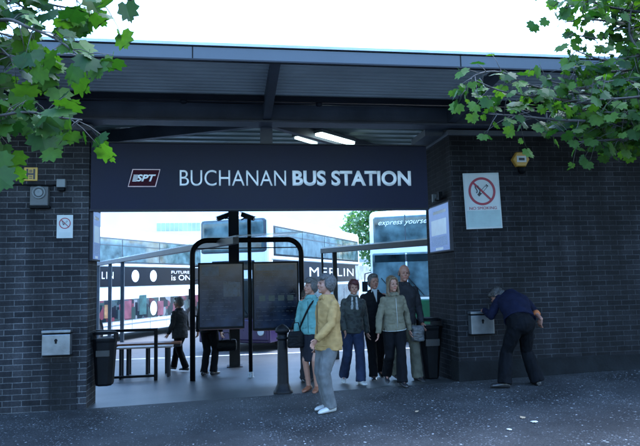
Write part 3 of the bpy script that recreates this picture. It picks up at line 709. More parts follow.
def bus(s_, t_, label, kind):
    loc = P2 + BP*s_ + BD*t_; loc.z = APRON
    t = thing('double_decker_bus', label, 'bus', loc, ANG, 'double decker buses parked at the stands')
    Lb, Wb, Hb = 11.0, 2.5, 4.34
    low = {'white':BUSW, 'purple':PURPLE, 'green':BUSBLK}[kind]
    MB().box((0,0,1.0),(Lb,Wb,Hb)).build('upper_body', BUSW, t, bevel=.20, seg=5)
    b = MB().box((.02,.004,.28),(Lb-.02,Wb-.004,1.12)); b.build('lower_body', low, t, bevel=.04)
    # side, facing local -Y
    fr = MB().box((.35,-.012,2.98),(Lb-.35,.05,3.97)).build('window_band', BUSBLK if kind != 'white' else SH, t, bevel=.03)
    n = 4; w_ = (Lb-.9)/n
    for k in range(n):
        x = .45+k*w_
        g1 = MB().box((x+.03,-.020,3.05),(x+w_-.03,-.010,3.90)).build('upper_window', BUSG, t)
        MB().box((x+.03,-.026,3.66),(x+w_-.03,-.0205,3.69)).build('window_bar', SH, g1)
        if k > 0 or kind == 'white': MB().box((x+.05,-.020,(.80 if kind == 'white' else 1.14)),(x+w_-.05,-.006,(1.60 if kind == 'white' else 1.98))).build('lower_window', BUSG if kind != 'white' else MIXED, t)
    MB().box((.3,-.018,2.10),(Lb-.4,.0,2.86)).build('side_advert', BUSBLK, t)
    MB().box((.2,-.014,2.865),(Lb-.2,.0,2.90)).build('trim_line', LIP, t)
    if kind == 'purple':
        MB().box((.02,-.012,.82),(Lb-.1,.006,1.02)).build('magenta_stripe', MAG, t)
        MB().box((.02,-.012,1.025),(Lb-.1,.006,1.09)).build('white_stripe', WHITE, t)
    else:
        MB().box((.1,-.012,.62),(Lb-.1,.006,.66)).build('trim_line', LIP, t)
    for k in range(1, 9): MB().box((k*1.22-.006,-.0015,.32),(k*1.22+.006,.05,1.08)).build('panel_seam', BLACK, t)
    for x in (1.3, 8.2):
        MB().lathe((x,-.03,.50), [(.62,0),(.62,.03)], axis=(0,1,0), n=28).build('wheel_arch', BLACK, t)
        wh = MB().lathe((x,-.06,.48), [(.30,.02),(.47,0),(.49,.04),(.49,.26),(.47,.3)], axis=(0,1,0), n=28).build('wheel', RUB, t, smooth=False)
        MB().lathe((x,-.05,.48), [(.28,.02),(.24,-.01),(.10,-.02),(0,-.03)], axis=(0,1,0), n=20).build('hub', HUBM, wh)
    # end, facing local -X
    MB().box((-.022,.05,3.02),(.3,Wb-.05,4.25)).build('windscreen_surround', SH if kind != 'green' else BUSW, t, bevel=.16, seg=4)
    MB().box((-.034,.10,3.08),(.3,Wb-.10,4.20)).build('upper_windscreen', BUSG, t, bevel=.14, seg=4)
    MB().box((-.038,Wb/2-.015,3.12),(-.03,Wb/2+.015,4.16)).build('windscreen_pillar', SH, t)
    if kind != 'green': MB().box((-.022,.5,2.55),(.2,Wb-.5,2.86)).build('destination_panel', BUSGD, t, bevel=.03)
    zw = 1.45 if kind == 'green' else 1.05
    MB().box((-.03,.10,zw),(.3,Wb-.10,2.94 if kind == 'green' else 2.30)).build('windscreen', BUSG if kind == 'green' else BUSGD, t, bevel=.08, seg=3)
    ft = MB().box((-.026,.06,.35),(.2,Wb-.06,zw-.04)).build('front_panel', {'white':BUSW,'purple':PURPLE,'green':BGREEN}[kind], t, bevel=.05)
    for yy in (.3, Wb-.3):
        MB().lathe((-.028,yy,.62), [(.11,0),(.11,.02),(.09,.03),(0,.03)], axis=(-1,0,0), n=18).build('headlight', SIGNWHITE, t)
    for yy, sg_ in ((.02,-1), (Wb-.02,1)):
        b = MB().tube([(.1,yy,2.3),(-.22,yy+sg_*.12,2.25),(-.24,yy+sg_*.13,2.0)], .018, 8); m_ = b.build('mirror_arm', BLACK, t, smooth=True)
        MB().box((-.28,yy+sg_*.13-.09,1.66),(-.2,yy+sg_*.13+.09,2.0)).build('mirror', BLACK, m_, bevel=.02)
    for yy in (.7, 1.6): MB().tube([(-.045,yy,zw+.07),(-.05,yy+.5,zw+.65)], .012, 6).build('wiper', BLACK, t)
    if kind == 'green':
        MB().box((-.036,Wb/2-.03,1.50),(-.03,Wb/2+.03,2.90)).build('windscreen_pillar', BUSW, t)
        MB().box((-.036,.2,2.62),(-.031,Wb-.2,2.86)).build('destination_blind', BUSGD, t, bevel=.002)
        text_mesh('express yourself', 'slogan', WHITE, t, (-.042,Wb-.36,3.80), 1.80, .22, xdir=(0,-1,0), bold=0, shear=.35, ext=.006)
        text_mesh('connecting the city', 'slogan', WHITE, t, (-.034,Wb-.75,3.86), 1.1, .085, xdir=(0,-1,0), bold=.01, ext=.006) if False else None
    return t
b1 = bus(-7.27, -.55, 'white double decker with black advert reading LIN at the far left', 'white')
b2 = bus(0, 0, 'white and purple double decker behind the timetable boards', 'purple')
b3 = bus(5.0, 3.3, 'double decker with express yourself slogan across its upper front window', 'green')
b3.scale = (1.05, 1.05, 1.05)      # a taller coach than the other two
def on_side(bus_, px, py):
    """local x along the near side of the bus seen at photo pixel"""
    o = bus_.location; d = ray(px, py); n = BP
    t = (o-CAM).dot(n)/d.dot(n); P = CAM+d*t - o
    return P.dot(BD), P.z
def adtext(b_, body, x0px, x1px, z, h, name='advert_lettering', **k):
    x0 = on_side(b_, x0px, 272)[0]; x1 = on_side(b_, x1px, 272)[0]
    text_mesh(body, name, WHITE, b_, (x0,-.019,z), x1-x0, h, ext=.004, **k)
adtext(b1, 'MERLIN', 84, 113, 2.40, .26, bold=0, spacing=1.3)
adtext(b1, 'FUTURE', 171, 189, 2.60, .12, bold=0)
adtext(b1, 'is ONE', 171, 194, 2.30, .24, bold=0)
adtext(b2, 'MERLIN', 309, 353, 2.32, .34, bold=0, spacing=1.15)
x0 = on_side(b2, 355, 272)[0]; x1 = on_side(b2, 369, 272)[0]
MB().box((x0,-.024,2.14),(x1,-.0185,2.82)).build('advert_picture', mat('grey_advert_picture', (.30,.34,.36), .4, var=.6, scale=2.4), b2)
# pair of pale discs and posters along the left bus
for px in (135,153):
    x, _ = on_side(b1, px, 270)
    MB().lathe((x,-.019,2.50), [(.24,0),(.24,.006),(0,.007)], axis=(0,-1,0), n=28).build('advert_disc', WHITE, b1)
for (p_, q_, m_, z0, z1) in ((104,108,ORNG,1.3,1.8),(124,131,PINK,1.2,1.9),(139,146,TEAL,1.3,2.09),(157,163,PINK,1.2,1.80)):
    x0 = on_side(b1, p_, 300)[0]; x1 = on_side(b1, q_, 300)[0]
    MB().box((x0,-.026,z0-.36),(x1,-.021,z1-.36)).build('window_poster', m_, b1)
x = on_side(b1, 153, 305)[0]
MB().loft([((x,-.032,1.16),(.24,0,0),(0,0,.30)),((x,-.028,1.16),(.24,0,0),(0,0,.30))], 26).build('advert_disc', WHITE, b1)

# ------------------------------------------------------------------ distant building
CLAD = mat('pale_cladding', (.80,.80,.78), .6, var=.06, scale=.3)
BGL = mat('distant_window_glass', (.30,.38,.40), .15, var=.3, scale=.4)
bb = thing('office_building', 'large pale building beyond the buses with a band of small windows', 'building', (-20,66,APRON))
MB().box((-45,0,0),(55,30,26)).build('wall', CLAD, bb)
a = aty(157,231,66); c_ = aty(208,222,66)
for r_i in range(-1, 4):
    zz = a.z-APRON + r_i*4.2
    for x0 in ((a.x+20) + k*.52 for k in range(-60, 96)):
        if r_i == 0 and not (a.x+20-.1 <= x0 <= c_.x+20): continue
        if r_i != 0 : continue
        MB().box((x0,-.05,zz),(x0+.44,.05,zz+.95)).build('window', BGL, bb)
for r_i in (-1,1,2,3): MB().box((-44,-.04,a.z-APRON+r_i*4.2),(54,.05,a.z-APRON+r_i*4.2+.5)).build('window_strip', LIP, bb)
MB().box((-45.3,-.3,26),(55.3,30.3,26.5)).build('parapet', CLAD, bb)

# ------------------------------------------------------------------ leaves
LOBES = [(0,1.0),(.09,.84),(.23,.83),(.25,.66),(.30,.60),(.46,.70),(.62,.72),(.60,.55),(.54,.42),(.66,.38),(.84,.26),(.68,.14),(.60,.04),(.60,-.14),(.40,-.16),(.20,-.20),(.07,-.04)]
OUT = [(x,y) for x,y in LOBES] + [(-x,y) for x,y in LOBES[::-1][:-1]]
def leaf(b, c, d, nrm, s, fold=.25, stem=True):
    """maple leaf: base at c, tip along d"""
    d = d.normalized(); nrm = (nrm - d*nrm.dot(d)).normalized(); x = d.cross(nrm)
    o = len(b.v); f1 = random.uniform(.05, fold); f2 = random.uniform(.05, fold); curl = random.uniform(-.25,.35)
    def P(u, v):
        z = (abs(u)*(f1 if u > 0 else f2)) - curl*v*v*.5
        return c + (x*u + d*v - nrm*z)*s
    vs = [P(0,0), P(0,.33), P(0,.66)] + [P(u,v) for u,v in OUT]
    n = len(OUT); fs = []
    def near(i):
        u, v = OUT[i]; return 0 if v < .15 else (1 if v < .52 else 2)
    for i in range(n):
        j = (i+1) % n; a, e = near(i), near(j)
        if a == e: fs.append((a, 3+i, 3+j))
        else: fs.append((a, 3+i, 3+j, e))
    b.add(vs, fs)
    if stem:
        q = c - d*s*.55 + nrm*s*.12
        w_ = x*.012*s
        b.add([c-w_, c+w_, q+w_, q-w_], [(0,1,2,3)])

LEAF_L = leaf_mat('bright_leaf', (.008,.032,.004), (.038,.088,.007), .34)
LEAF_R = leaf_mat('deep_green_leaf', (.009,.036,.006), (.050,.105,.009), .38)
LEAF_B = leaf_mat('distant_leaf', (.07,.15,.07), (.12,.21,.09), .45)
BARK = mat('dark_bark', (.05,.045,.04), .85, var=.35, scale=12, bump=.8, bscale=25)

def branchy(path, r0_, r1_): 
    n = len(path); return [Vector(p) for p in path], [r0_+(r1_-r0_)*i/(n-1) for i in range(n)]
def curve(pts, seg=6):
    pts = [Vector(p) for p in pts]; out = []
    for i in range(len(pts)-1):
        p0 = pts[max(i-1,0)]; p1 = pts[i]; p2 = pts[i+1]; p3 = pts[min(i+2,len(pts)-1)]
        for k in range(seg):
            t = k/seg; out.append(.5*((2*p1)+(p2-p0)*t+(2*p0-5*p1+4*p2-p3)*t*t+(3*p1-p0-3*p2+p3)*t*t*t))
    out.append(pts[-1]); return out
def tree(name, label, base, trunk_pts, r0_, branches, leafmat, leafsize, per_m, spread, extra=None, seed=1, toward=Vector((0,-1,0))):
    random.seed(seed); noise.seed_set(seed)
    base = Vector(base); t = thing(name, label, 'tree', base)
    tp = curve(trunk_pts); P, R = branchy(tp, r0_, r0_*.35)
    MB().tube([p-base for p in P], R, 14).build('trunk', BARK, t, smooth=True)
    lb = MB(); 
    for bi, (pts, rb, dens) in enumerate(branches):
        c = curve(pts); P, R = branchy(c, rb, .004)
        bb_ = MB(); bb_.tube([p-base for p in P], R, 8)
        L = sum((P[i+1]-P[i]).length for i in range(len(P)-1)); k = 0
        for i in range(2, len(P)):
            p = P[i]; dlt = (P[i]-P[i-1]).normalized(); segL = (P[i]-P[i-1]).length
            for _ in range(max(1, int(dens*segL+random.random()))):
                side = Vector((random.gauss(0,1), random.gauss(0,1), random.gauss(0,.8))).normalized()
                tw = (side+dlt*.6).normalized(); ln = random.uniform(.05, spread)
                q0 = P[i-1].lerp(p, random.random()); q1 = q0+tw*ln+Vector((0,0,-ln*.15))
                bb_.tube([q0-base, (q0+q1)/2-base+Vector((0,0,.01)), q1-base], [.0035,.0025,.0015], 5)
                nl = random.choice((1,1,1,2,2))
                for j in range(nl):
                    q = q0.lerp(q1, 1 if j == 0 else random.uniform(.4,.95))
                    dd = (tw*.5+Vector((random.gauss(0,.5), random.gauss(0,.5), -.75+random.gauss(0,.35)))).normalized()
                    nn = (Vector((0,0,1))*random.uniform(.3,1.2)+toward*random.uniform(-.2,1.2)+Vector((random.gauss(0,.4),random.gauss(0,.4),0)))
                    s_ = leafsize*random.uniform(.5,1.3)
                    leaf(lb, q+dd*s_*.4-base, dd, nn, s_)
        bb_.build('branch', BARK, t, smooth=True)
    lb.build('crown', leafmat, t)
    return t

# left tree: trunk outside the frame to the left, near the camera
def W(px, py, d): return atd(px, py, d)
LT = (-3.1,-6.0,gz(-3.1,-6))
top = Vector((-3.0,-6.0,3.6))
brL = []
A0 = Vector((-3.0,-6.0,2.9))
def BL(*p, r=.02, dens=14): brL.append(([A0+Vector((0,0,random.uniform(-.3,.9)))]+[W(*q) for q in p], r, dens))
random.seed(3)
BL((-60,40,3.3),(0,20,3.2),(30,28,3.1),(58,40,3.1),(82,58,3.0), r=.014, dens=18)
BL((-60,-10,3.5),(0,-15,3.4),(50,-10,3.3),(95,-4,3.3),(132,0,3.2), r=.014, dens=14)
BL((-60,20,3.7),(-10,8,3.6),(25,0,3.6),(58,6,3.5),(82,10,3.5), r=.014, dens=17)
BL((-50,110,3.1),(-10,116,3.0),(25,112,3.0),(55,117,2.95),(82,120,2.95), r=.010, dens=13)
BL((-50,80,3.3),(-20,86,3.2),(-2,100,3.1),(6,118,3.1), r=.010, dens=14)
BL((-50,150,3.0),(-25,158,2.9),(-14,162,2.9), r=.009, dens=13)
BL((-50,50,3.4),(-10,52,3.3),(20,58,3.2),(48,68,3.2), r=.012, dens=18)
BL((-50,20,3.2),(-10,40,3.2),(15,62,3.2), r=.012, dens=22)
BL((-50,0,3.4),(-20,-5,3.3),(10,0,3.3),(35,15,3.3), r=.012, dens=22)
BL((-80,-60,3.6),(-20,-80,3.6),(60,-90,3.6),(140,-70,3.6), r=.02, dens=22)
BL((-80,-30,3.9),(-20,-40,3.9),(40,-45,3.8), r=.02, dens=27)
BL((-60,70,3.6),(-20,72,3.5),(8,80,3.5),(28,100,3.4), r=.012, dens=22)
BL((-60,95,3.7),(-20,100,3.6),(10,108,3.6),(34,122,3.5), r=.012, dens=20)
BL((-60,30,3.8),(-20,30,3.7),(10,36,3.7),(40,50,3.6), r=.012, dens=22)
tree('maple_tree', 'broad leaved maple whose big bright leaves hang in at the upper left', LT, [LT,(-3.08,-6,1.4),(-3.0,-6.0,2.9),(-3.0,-6.1,4.4)], .12, brL, LEAF_L, .086, 20, .18, seed=11)

# right tree: denser crown, further from the camera
RT = (5.6,-3.4,gz(5.6,-3.4))
brR = []; A1 = Vector((5.45,-3.4,3.4))
def BR(*p, r=.02, dens=14): brR.append(([A1+Vector((0,0,random.uniform(-.5,1.2)))]+[W(*q) for q in p], r, dens))
random.seed(5)
BR((660,110,5.2),(600,105,4.9),(550,98,4.7),(505,92,4.6),(475,80,4.5), r=.02, dens=21)
BR((660,126,5.2),(610,122,4.9),(560,120,4.7),(520,116,4.6),(488,114,4.5), r=.02, dens=26)
BR((660,90,5.2),(620,92,4.9),(580,88,4.8),(545,80,4.7), r=.02, dens=49)
BR((670,60,5.2),(630,70,5.0),(590,72,4.9),(560,68,4.8), r=.02, dens=33)
BR((670,30,5.3),(640,30,5.1),(600,20,5.0),(565,22,4.9), r=.02, dens=29)
BR((670,0,5.4),(630,0,5.2),(590,-5,5.1),(556,4,5.0), r=.02, dens=37)
BR((670,140,5.0),(640,138,4.9),(610,140,4.8),(575,142,4.7), r=.02, dens=34)
BR((680,110,4.6),(640,115,4.5),(605,112,4.4), r=.02, dens=37)
BR((670,50,5.0),(640,48,4.9),(625,20,4.9),(610,-5,4.9), r=.02, dens=29)
BR((670,100,5.6),(630,105,5.4),(590,110,5.3),(550,112,5.2),(520,110,5.1), r=.02, dens=30)
BR((700,-40,5.6),(640,-50,5.4),(580,-60,5.3),(530,-50,5.2), r=.03, dens=33)
BR((700,-20,5.0),(660,-30,4.8),(620,-30,4.8), r=.02, dens=33)
BR((670,80,4.8),(650,85,4.7),(620,80,4.6),(595,85,4.6), r=.02, dens=42)
BR((680,40,4.8),(640,55,4.7),(605,60,4.7),(575,50,4.7), r=.02, dens=43)
BR((680,10,4.9),(645,12,4.8),(615,8,4.8),(585,0,4.8), r=.02, dens=47)
BR((680,120,5.0),(640,124,4.9),(600,118,4.9),(560,110,4.9), r=.02, dens=52)
BR((690,70,5.4),(640,62,5.3),(610,85,5.2),(570,95,5.1), r=.02, dens=47)
BR((690,140,5.3),(650,145,5.2),(620,132,5.1),(590,125,5.0), r=.02, dens=43)
BR((680,30,5.5),(650,30,5.4),(632,40,5.3),(622,66,5.2), r=.02, dens=43)
BR((690,20,5.0),(655,22,5.0),(625,25,4.9),(600,38,4.9),(572,34,4.8), r=.02, dens=34)
BR((690,90,4.5),(655,95,4.4),(625,98,4.4),(585,100,4.3), r=.02, dens=34)
BR((690,-5,4.7),(650,-8,4.7),(610,-4,4.7),(565,8,4.7), r=.02, dens=37)
BR((690,70,4.7),(650,60,4.7),(630,35,4.7),(632,5,4.7), r=.02, dens=37)
BR((600,95,4.9),(540,88,4.7),(500,72,4.6),(474,76,4.5),(466,90,4.5), r=.012, dens=23)
for k in range(14):        # the rest of the crown, right of the frame
    a = random.uniform(-1.2,2.2); L_ = random.uniform(1.2,2.2); e = Vector((5.7+math.cos(a)*L_, -3.6+math.sin(a)*L_*.8, random.uniform(3.2,5.6)))
    brR.append(([A1+Vector((0,0,random.uniform(0,1.6))), A1.lerp(e,.5)+Vector((0,0,.4)), e], .03, 16))
tree('maple_tree', 'dense dark green maple filling the upper right corner', RT, [RT,(5.65,-3.4,1.7),(5.5,-3.4,3.4),(5.4,-3.5,5.4)], .17, brR, LEAF_R, .069, 20, .24, seed=23)

# distant trees beyond the buses
def bgtree(base, H, R_, n, label, seed):
    random.seed(seed); base = Vector(base); t = thing('tree', label, 'tree', base, 0, 'trees beyond the buses')
    MB().tube([(0,0,-.1),(.1,0,H*.25),(0,.1,H*.5),(0,0,H*.8)], [.32,.25,.18,.06], 12).build('trunk', BARK, t, smooth=True)
    b = MB(); cl = []
    for k in range(34):
        a = random.uniform(0,6.28); rr = R_*math.sqrt(random.random())*.85; z = H*random.uniform(.35,.95); sh = math.sin(math.pi*min(1,max(0,(z/H-.25)/.8)))
        cl.append((Vector((rr*math.cos(a)*sh, rr*math.sin(a)*sh, z)), random.uniform(.7,1.5)))
    lim = MB()
    for c, r in cl[:14]: lim.tube([(0,0,H*.35),(c.x*.5,c.y*.5,(H*.35+c.z)/2),tuple(c)], [.1,.06,.02], 6)
    lim.build('limbs', BARK, t, smooth=True)
    for c, r in cl:
        for _ in range(n//34):
            v = Vector((random.gauss(0,1),random.gauss(0,1),random.gauss(0,.8))).normalized()*r*random.uniform(.6,1.05)
            p = c+v; s_ = random.uniform(.16,.30); d = Vector((random.gauss(0,1),random.gauss(0,1),-.5)).normalized(); x = d.cross(Vector((random.gauss(0,1),random.gauss(0,1),1))).normalized()
            b.add([p, p+d*s_*.5+x*s_*.45, p+d*s_, p+d*s_*.5-x*s_*.45], [(0,1,2,3)])
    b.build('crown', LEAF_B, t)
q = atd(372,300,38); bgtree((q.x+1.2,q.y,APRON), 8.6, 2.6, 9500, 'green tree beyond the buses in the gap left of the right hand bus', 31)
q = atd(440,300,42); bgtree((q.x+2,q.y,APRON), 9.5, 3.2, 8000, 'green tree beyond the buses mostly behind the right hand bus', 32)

# fallen leaves and litter on the pavement
FL = mat('pale_dry_leaf', (.55,.56,.52), .7, var=.2)
FL2 = mat('brown_dry_leaf', (.32,.24,.15), .7, var=.3)
random.seed(12)
for i, (px, py, s_, m_, lb_) in enumerate(((536,422,.05,FL,'pale fallen leaf lying flat near the lower right corner'),(525,418,.045,FL2,'brown curled fallen leaf just left of the pale leaf'),(510,430,.03,FL,'tiny pale leaf at the lower right, nearest the picture edge'),(416,412,.03,FL2,'small brown leaf on the pavement below the blonde woman'))):
    z0 = .09; P = atz(px, py, z0)
    for _ in range(6): P = atz(px, py, gz(P.x, P.y)+.004)
    b = MB(); leaf(b, Vector((0,0,.012)), Vector((random.gauss(0,1),random.gauss(0,1),.0)), Vector((0,0,1)), s_*1.3, .3, False)
    o = b.build('fallen_leaf', m_); o.location = P; tag(o, lb_, 'leaf', None)


# ================================================================== PEOPLE
_dgn = [0]
def remesh(b, name, m, parent, vox=.008, smooth=2, fold=0., fs=(9,9,16), seed=0., loc=None, twist=None):
    me = bpy.data.meshes.new(name); me.from_pydata(b.v, [], b.f)
    bm = bmesh.new(); bm.from_mesh(me); bmesh.ops.recalc_face_normals(bm, faces=bm.faces[:]); bm.to_mesh(me); bm.free()
    o = bpy.data.objects.new(name, me); COL.objects.link(o)
    r = o.modifiers.new('r', 'REMESH'); r.mode = 'VOXEL'; r.voxel_size = vox
    if smooth:
        s_ = o.modifiers.new('s', 'SMOOTH'); s_.factor = .5; s_.iterations = smooth
    dg = bpy.context.evaluated_depsgraph_get(); dg.update()
    nm = bpy.data.meshes.new_from_object(o.evaluated_get(dg)); o.modifiers.clear(); o.data = nm; bpy.data.meshes.remove(me)
    if fold:
        n = [v.normal.copy() for v in nm.vertices]
        for v, nn in zip(nm.vertices, n):
            c = v.co; q = Vector((c.x*fs[0]+seed, c.y*fs[1]+seed*.7, c.z*fs[2]+seed*1.3))
            f = noise.noise(q)*.65 + noise.noise(q*2.3)*.35
            f = 1-abs(f)*2.4 if True else f
            v.co = c + nn*f*fold
    nm.polygons.foreach_set('use_smooth', [True]*len(nm.polygons))
    nm.materials.clear(); nm.materials.append(m); nm.name = name; o.parent = parent
    return o

def ik(a, c, l1, l2, pole):
    d = c-a; L = d.length
    if L > (l1+l2)*.995: c = a + d*((l1+l2)*.995/L); d = c-a; L = d.length
    x = (l1*l1-l2*l2+L*L)/(2*L); h = math.sqrt(max(0, l1*l1-x*x)); dn = d/L
    pl = (pole - dn*pole.dot(dn)).normalized()
    return a+dn*x+pl*h, c

SKIN = mat('skin', (.26,.135,.095), .5, var=.08, scale=30)
SKIN2 = mat('ruddy_skin', (.24,.12,.085), .5, var=.08, scale=30)
EYE = mat('dark_eye', (.02,.02,.02), .3, var=0)
LIP_ = mat('lips', (.32,.10,.09), .5, var=0)
def cloth(name, col, var=.2, scale=9, rough=.85, bump=.25): return mat(name, col, rough, var=var*1.3, scale=scale, bump=bump, bscale=160, spec=.08)

def person(loc, rz, label, H, sex='f', pose=None, skin=None, hair=None, hair_style='short', top=None, top_len=.10, legs=None, leg_w=1., shoes=None,
           skirt=None, build=1., head_yaw=0., head_pitch=0., extras=None, group=None, seed=1., top_flare=1.0, sleeves=True, short_arm=False):
    """built facing -y, x to the right of the picture; pose: hands l/r (l = figure side at -x), feet, lean"""
    pose = pose or {}; skin = skin or SKIN
    k = H/1.70; t = thing('person', label, 'person', loc, rz, group)
    V = Vector
    pel = V(pose.get('pelvis', (0,0,.93)))*k
    sp_ = V(pose.get('spine', (0,.0,.50))).normalized()          # direction of the trunk
    lat = V(pose.get('lat', (1,0,0))).normalized(); lat = (lat - sp_*lat.dot(sp_)).normalized()
    lat2 = V(pose.get('hiplat', tuple(lat))).normalized()
    fwd = lat.cross(sp_)*-1.0
    if fwd.y > 0 and sp_.z > .8: fwd = -fwd
    fwd = sp_.cross(lat); fwd = -fwd if fwd.dot(V((0,-1,0))) < 0 and sp_.z > .3 else fwd
    chest = pel + sp_*.33*k; neck = pel + sp_*.53*k; 
    sh_w = (.172 if sex == 'm' else .148)*k*build**.4
    shz = pel + sp_*.438*k
    hip_w = .085*k
    sh = {-1: shz - lat*sh_w, 1: shz + lat*sh_w}; hp = {-1: pel - lat2*hip_w - V((0,0,.03))*k, 1: pel + lat2*hip_w - V((0,0,.03))*k}
    hand_t = {-1: V(pose.get('lh', (-.27,-.02,.80)))*k, 1: V(pose.get('rh', (.27,-.02,.80)))*k}
    foot_t = {-1: V(pose.get('lf', (-.10,.0,.085)))*k, 1: V(pose.get('rf', (.10,.0,.085)))*k}
    el = {}; wr = {}; kn = {}; an = {}
    for s_ in (-1,1):
        el[s_], wr[s_] = ik(sh[s_], hand_t[s_], .285*k, .25*k, V(pose.get('lp' if s_ < 0 else 'rp', (s_*.5, .8, -.3))))
        kn[s_], an[s_] = ik(hp[s_], foot_t[s_], .43*k, .41*k, V(pose.get('kp', (0,-1,0))))
    # head frame
    hdir = V(pose.get('neckdir', tuple(sp_))).normalized()
    hc = neck + hdir*.145*k + fwd*.02*k
    if 'head' in pose: hc = V(pose['head'])*k
    base = Matrix((lat, -fwd, hdir)).transposed() if 'headm' not in pose else pose['headm']
    if 'headm' not in pose:
        zx = hdir; yx = (-fwd - zx*(-fwd).dot(zx)).normalized(); xx = yx.cross(zx); base = Matrix((xx, yx, zx)).transposed()
    Rh = base @ Matrix.Rotation(RAD(head_yaw), 3, 'Z') @ Matrix.Rotation(RAD(head_pitch), 3, 'X')
    hs = k*(1.06 if sex == 'm' else 1.03)
    def hp_(x, y, z): return hc + Rh @ (V((x,y,z))*hs)
    def he(b, c, r, q=None, n=14, m=10): b.ell(hp_(*c), tuple(v*hs for v in r), Rh if q is None else Rh @ q, n, m)
    # ---- body, one continuous surface
    b = MB()
    he(b, (0,.012,.035), (.075,.094,.088)); he(b, (0,-.028,-.035), (.063,.068,.082)); he(b, (0,-.068,-.092), (.026,.024,.020))
    he(b, (0,-.094,.024), (.046,.012,.009)); he(b, (0,-.102,-.016), (.013,.018,.013)); he(b, (0,-.098,.002), (.009,.014,.024))
    for s_ in (-1,1): he(b, (s_*.077,.010,-.008), (.009,.018,.030)); he(b, (s_*.036,-.070,-.025), (.022,.022,.022))
    b.cap(neck - sp_*.06*k, hc - (Rh @ V((0,-.01,.06)))*hs, .062*k, .052*k)
    W_ = (.150 if sex == 'm' else .135)*k*build; Dp = .095*k*build
    X, Y = lat, fwd
    b.loft([(pel-sp_*(.10 if sp_.z > .8 else .02)*k, X*W_*.85, Y*Dp*.85), (pel, X*W_*.98, Y*Dp*.98), (pel+sp_*.15*k, X*W_*.88, Y*Dp*.95), (pel+sp_*.32*k, X*W_*1.02, Y*Dp*1.08), (pel+sp_*.42*k, X*W_*.98, Y*Dp*.86), (pel+sp_*.47*k, X*W_*.6, Y*Dp*.6)])
    for s_ in (-1,1):
        b.cap(sh[s_], el[s_], .050*k, .038*k); b.cap(el[s_], wr[s_], .038*k, .026*k)
        b.cap(hp[s_], kn[s_], .078*k, .052*k); b.cap(kn[s_], an[s_], .052*k, .036*k)
        ft = V(pose.get('ftl' if s_ < 0 else 'ftr', (s_*.12,-1,0))).normalized()
        b.cap(an[s_]-V((0,0,.03))*k, an[s_]+ft*.12*k-V((0,0,.05))*k, .034*k, .026*k)
        # hand: palm, four fingers, thumb
        fa = (wr[s_]-el[s_]).normalized(); hd = V(pose.get('hdl' if s_ < 0 else 'hdr', tuple(fa))).normalized()
        thd = V(pose.get('thl' if s_ < 0 else 'thr', (0,-1,0))); thd = (thd-hd*thd.dot(hd)).normalized(); pn = hd.cross(thd)*(s_)
        cu_ = pose.get('curl', .35)
        R3 = Matrix((thd, pn, hd)).transposed()
        b.ell(wr[s_]+hd*.045*k, (.038*k,.015*k,.052*k), R3, 14, 10)
        for i, (u, L_) in enumerate(((.030,.070),(.0105,.078),(-.009,.073),(-.028,.058))):
            r = .0080*k; p0 = wr[s_]+hd*.078*k+thd*u*k; d1 = (hd+thd*(u*4)-pn*cu_).normalized(); p1 = p0+d1*L_*.5*k
            d2 = (hd+thd*(u*4)-pn*cu_*2.6).normalized(); p2 = p1+d2*L_*.5*k
            b.cap(p0, p1, r*1.1, r, 8); b.cap(p1, p2, r, r*.8, 8)
        p0 = wr[s_]+hd*.028*k+thd*.028*k; p1 = p0+(thd*.8+hd*.7-pn*.3).normalized()*.036*k; p2 = p1+(thd*.3+hd-pn*.4).normalized()*.03*k
        b.cap(p0, p1, .012*k, .0095*k, 8); b.cap(p1, p2, .0095*k, .008*k, 8)
    remesh(b, 'body', skin, t, .0055, 1)
    for s_ in (-1,1):
        e = MB(); he(e, (s_*.030,-.0890,.006), (.0095,.005,.0050), n=10, m=8); e.build('eye', EYE, t, smooth=True)
    e = MB(); he(e, (0,-.0950,-.052), (.022,.007,.0065), n=10, m=8); e.build('mouth', LIP_, t, smooth=True)
    # ---- hair
    if hair:
        b = MB()
        if hair_style in ('short','shortf'):
            he(b, (0,.026,.050), (.083,.096,.086)); he(b, (0,.055,-.005), (.078,.068,.080))
            if hair_style == 'shortf':
                he(b, (0,-.020,.095), (.070,.070,.040)); he(b, (0,.05,.04), (.092,.085,.095))
                for s_ in (-1,1): he(b, (s_*.068,.012,.015), (.022,.052,.058))
                he(b, (.02,-.070,.078), (.050,.026,.024))
            else:
                he(b, (0,-.045,.098), (.055,.045,.026))
                for s_ in (-1,1): he(b, (s_*.070,.012,.025), (.012,.035,.040))
        elif hair_style == 'long':
            he(b, (0,.030,.048), (.082,.090,.084)); he(b, (0,.058,-.02), (.074,.056,.10)); he(b, (0,-.028,.098), (.052,.052,.022))
            for s_ in (-1,1):
                b.loft([(hp_(s_*.040,-.045,.098), Rh@V((.018,0,0))*hs, Rh@V((0,.030,0))*hs),(hp_(s_*.072,-.02,.045), Rh@V((.013,0,0))*hs, Rh@V((0,.040,0))*hs),(hp_(s_*.080,-.005,-.04), Rh@V((.014,0,0))*hs, Rh@V((0,.038,0))*hs),(hp_(s_*.088,-.010,-.12), Rh@V((.020,0,0))*hs, Rh@V((0,.034,0))*hs),(hp_(s_*.078,-.035,-.185), Rh@V((.008,0,0))*hs, Rh@V((0,.014,0))*hs)], 12)
            he(b, (0,.05,-.09), (.070,.040,.075))
        elif hair_style == 'bald':
            he(b, (0,.045,-.005), (.080,.070,.050))
            for s_ in (-1,1): he(b, (s_*.073,.02,.005), (.010,.032,.028))
        elif hair_style == 'beret':
            he(b, (0,.030,.040), (.082,.088,.075)); he(b, (0,.055,-.02), (.080,.055,.075))
            for s_ in (-1,1): he(b, (s_*.072,.0,.0), (.018,.045,.065))
            he(b, (0,-.055,.082), (.058,.036,.026))
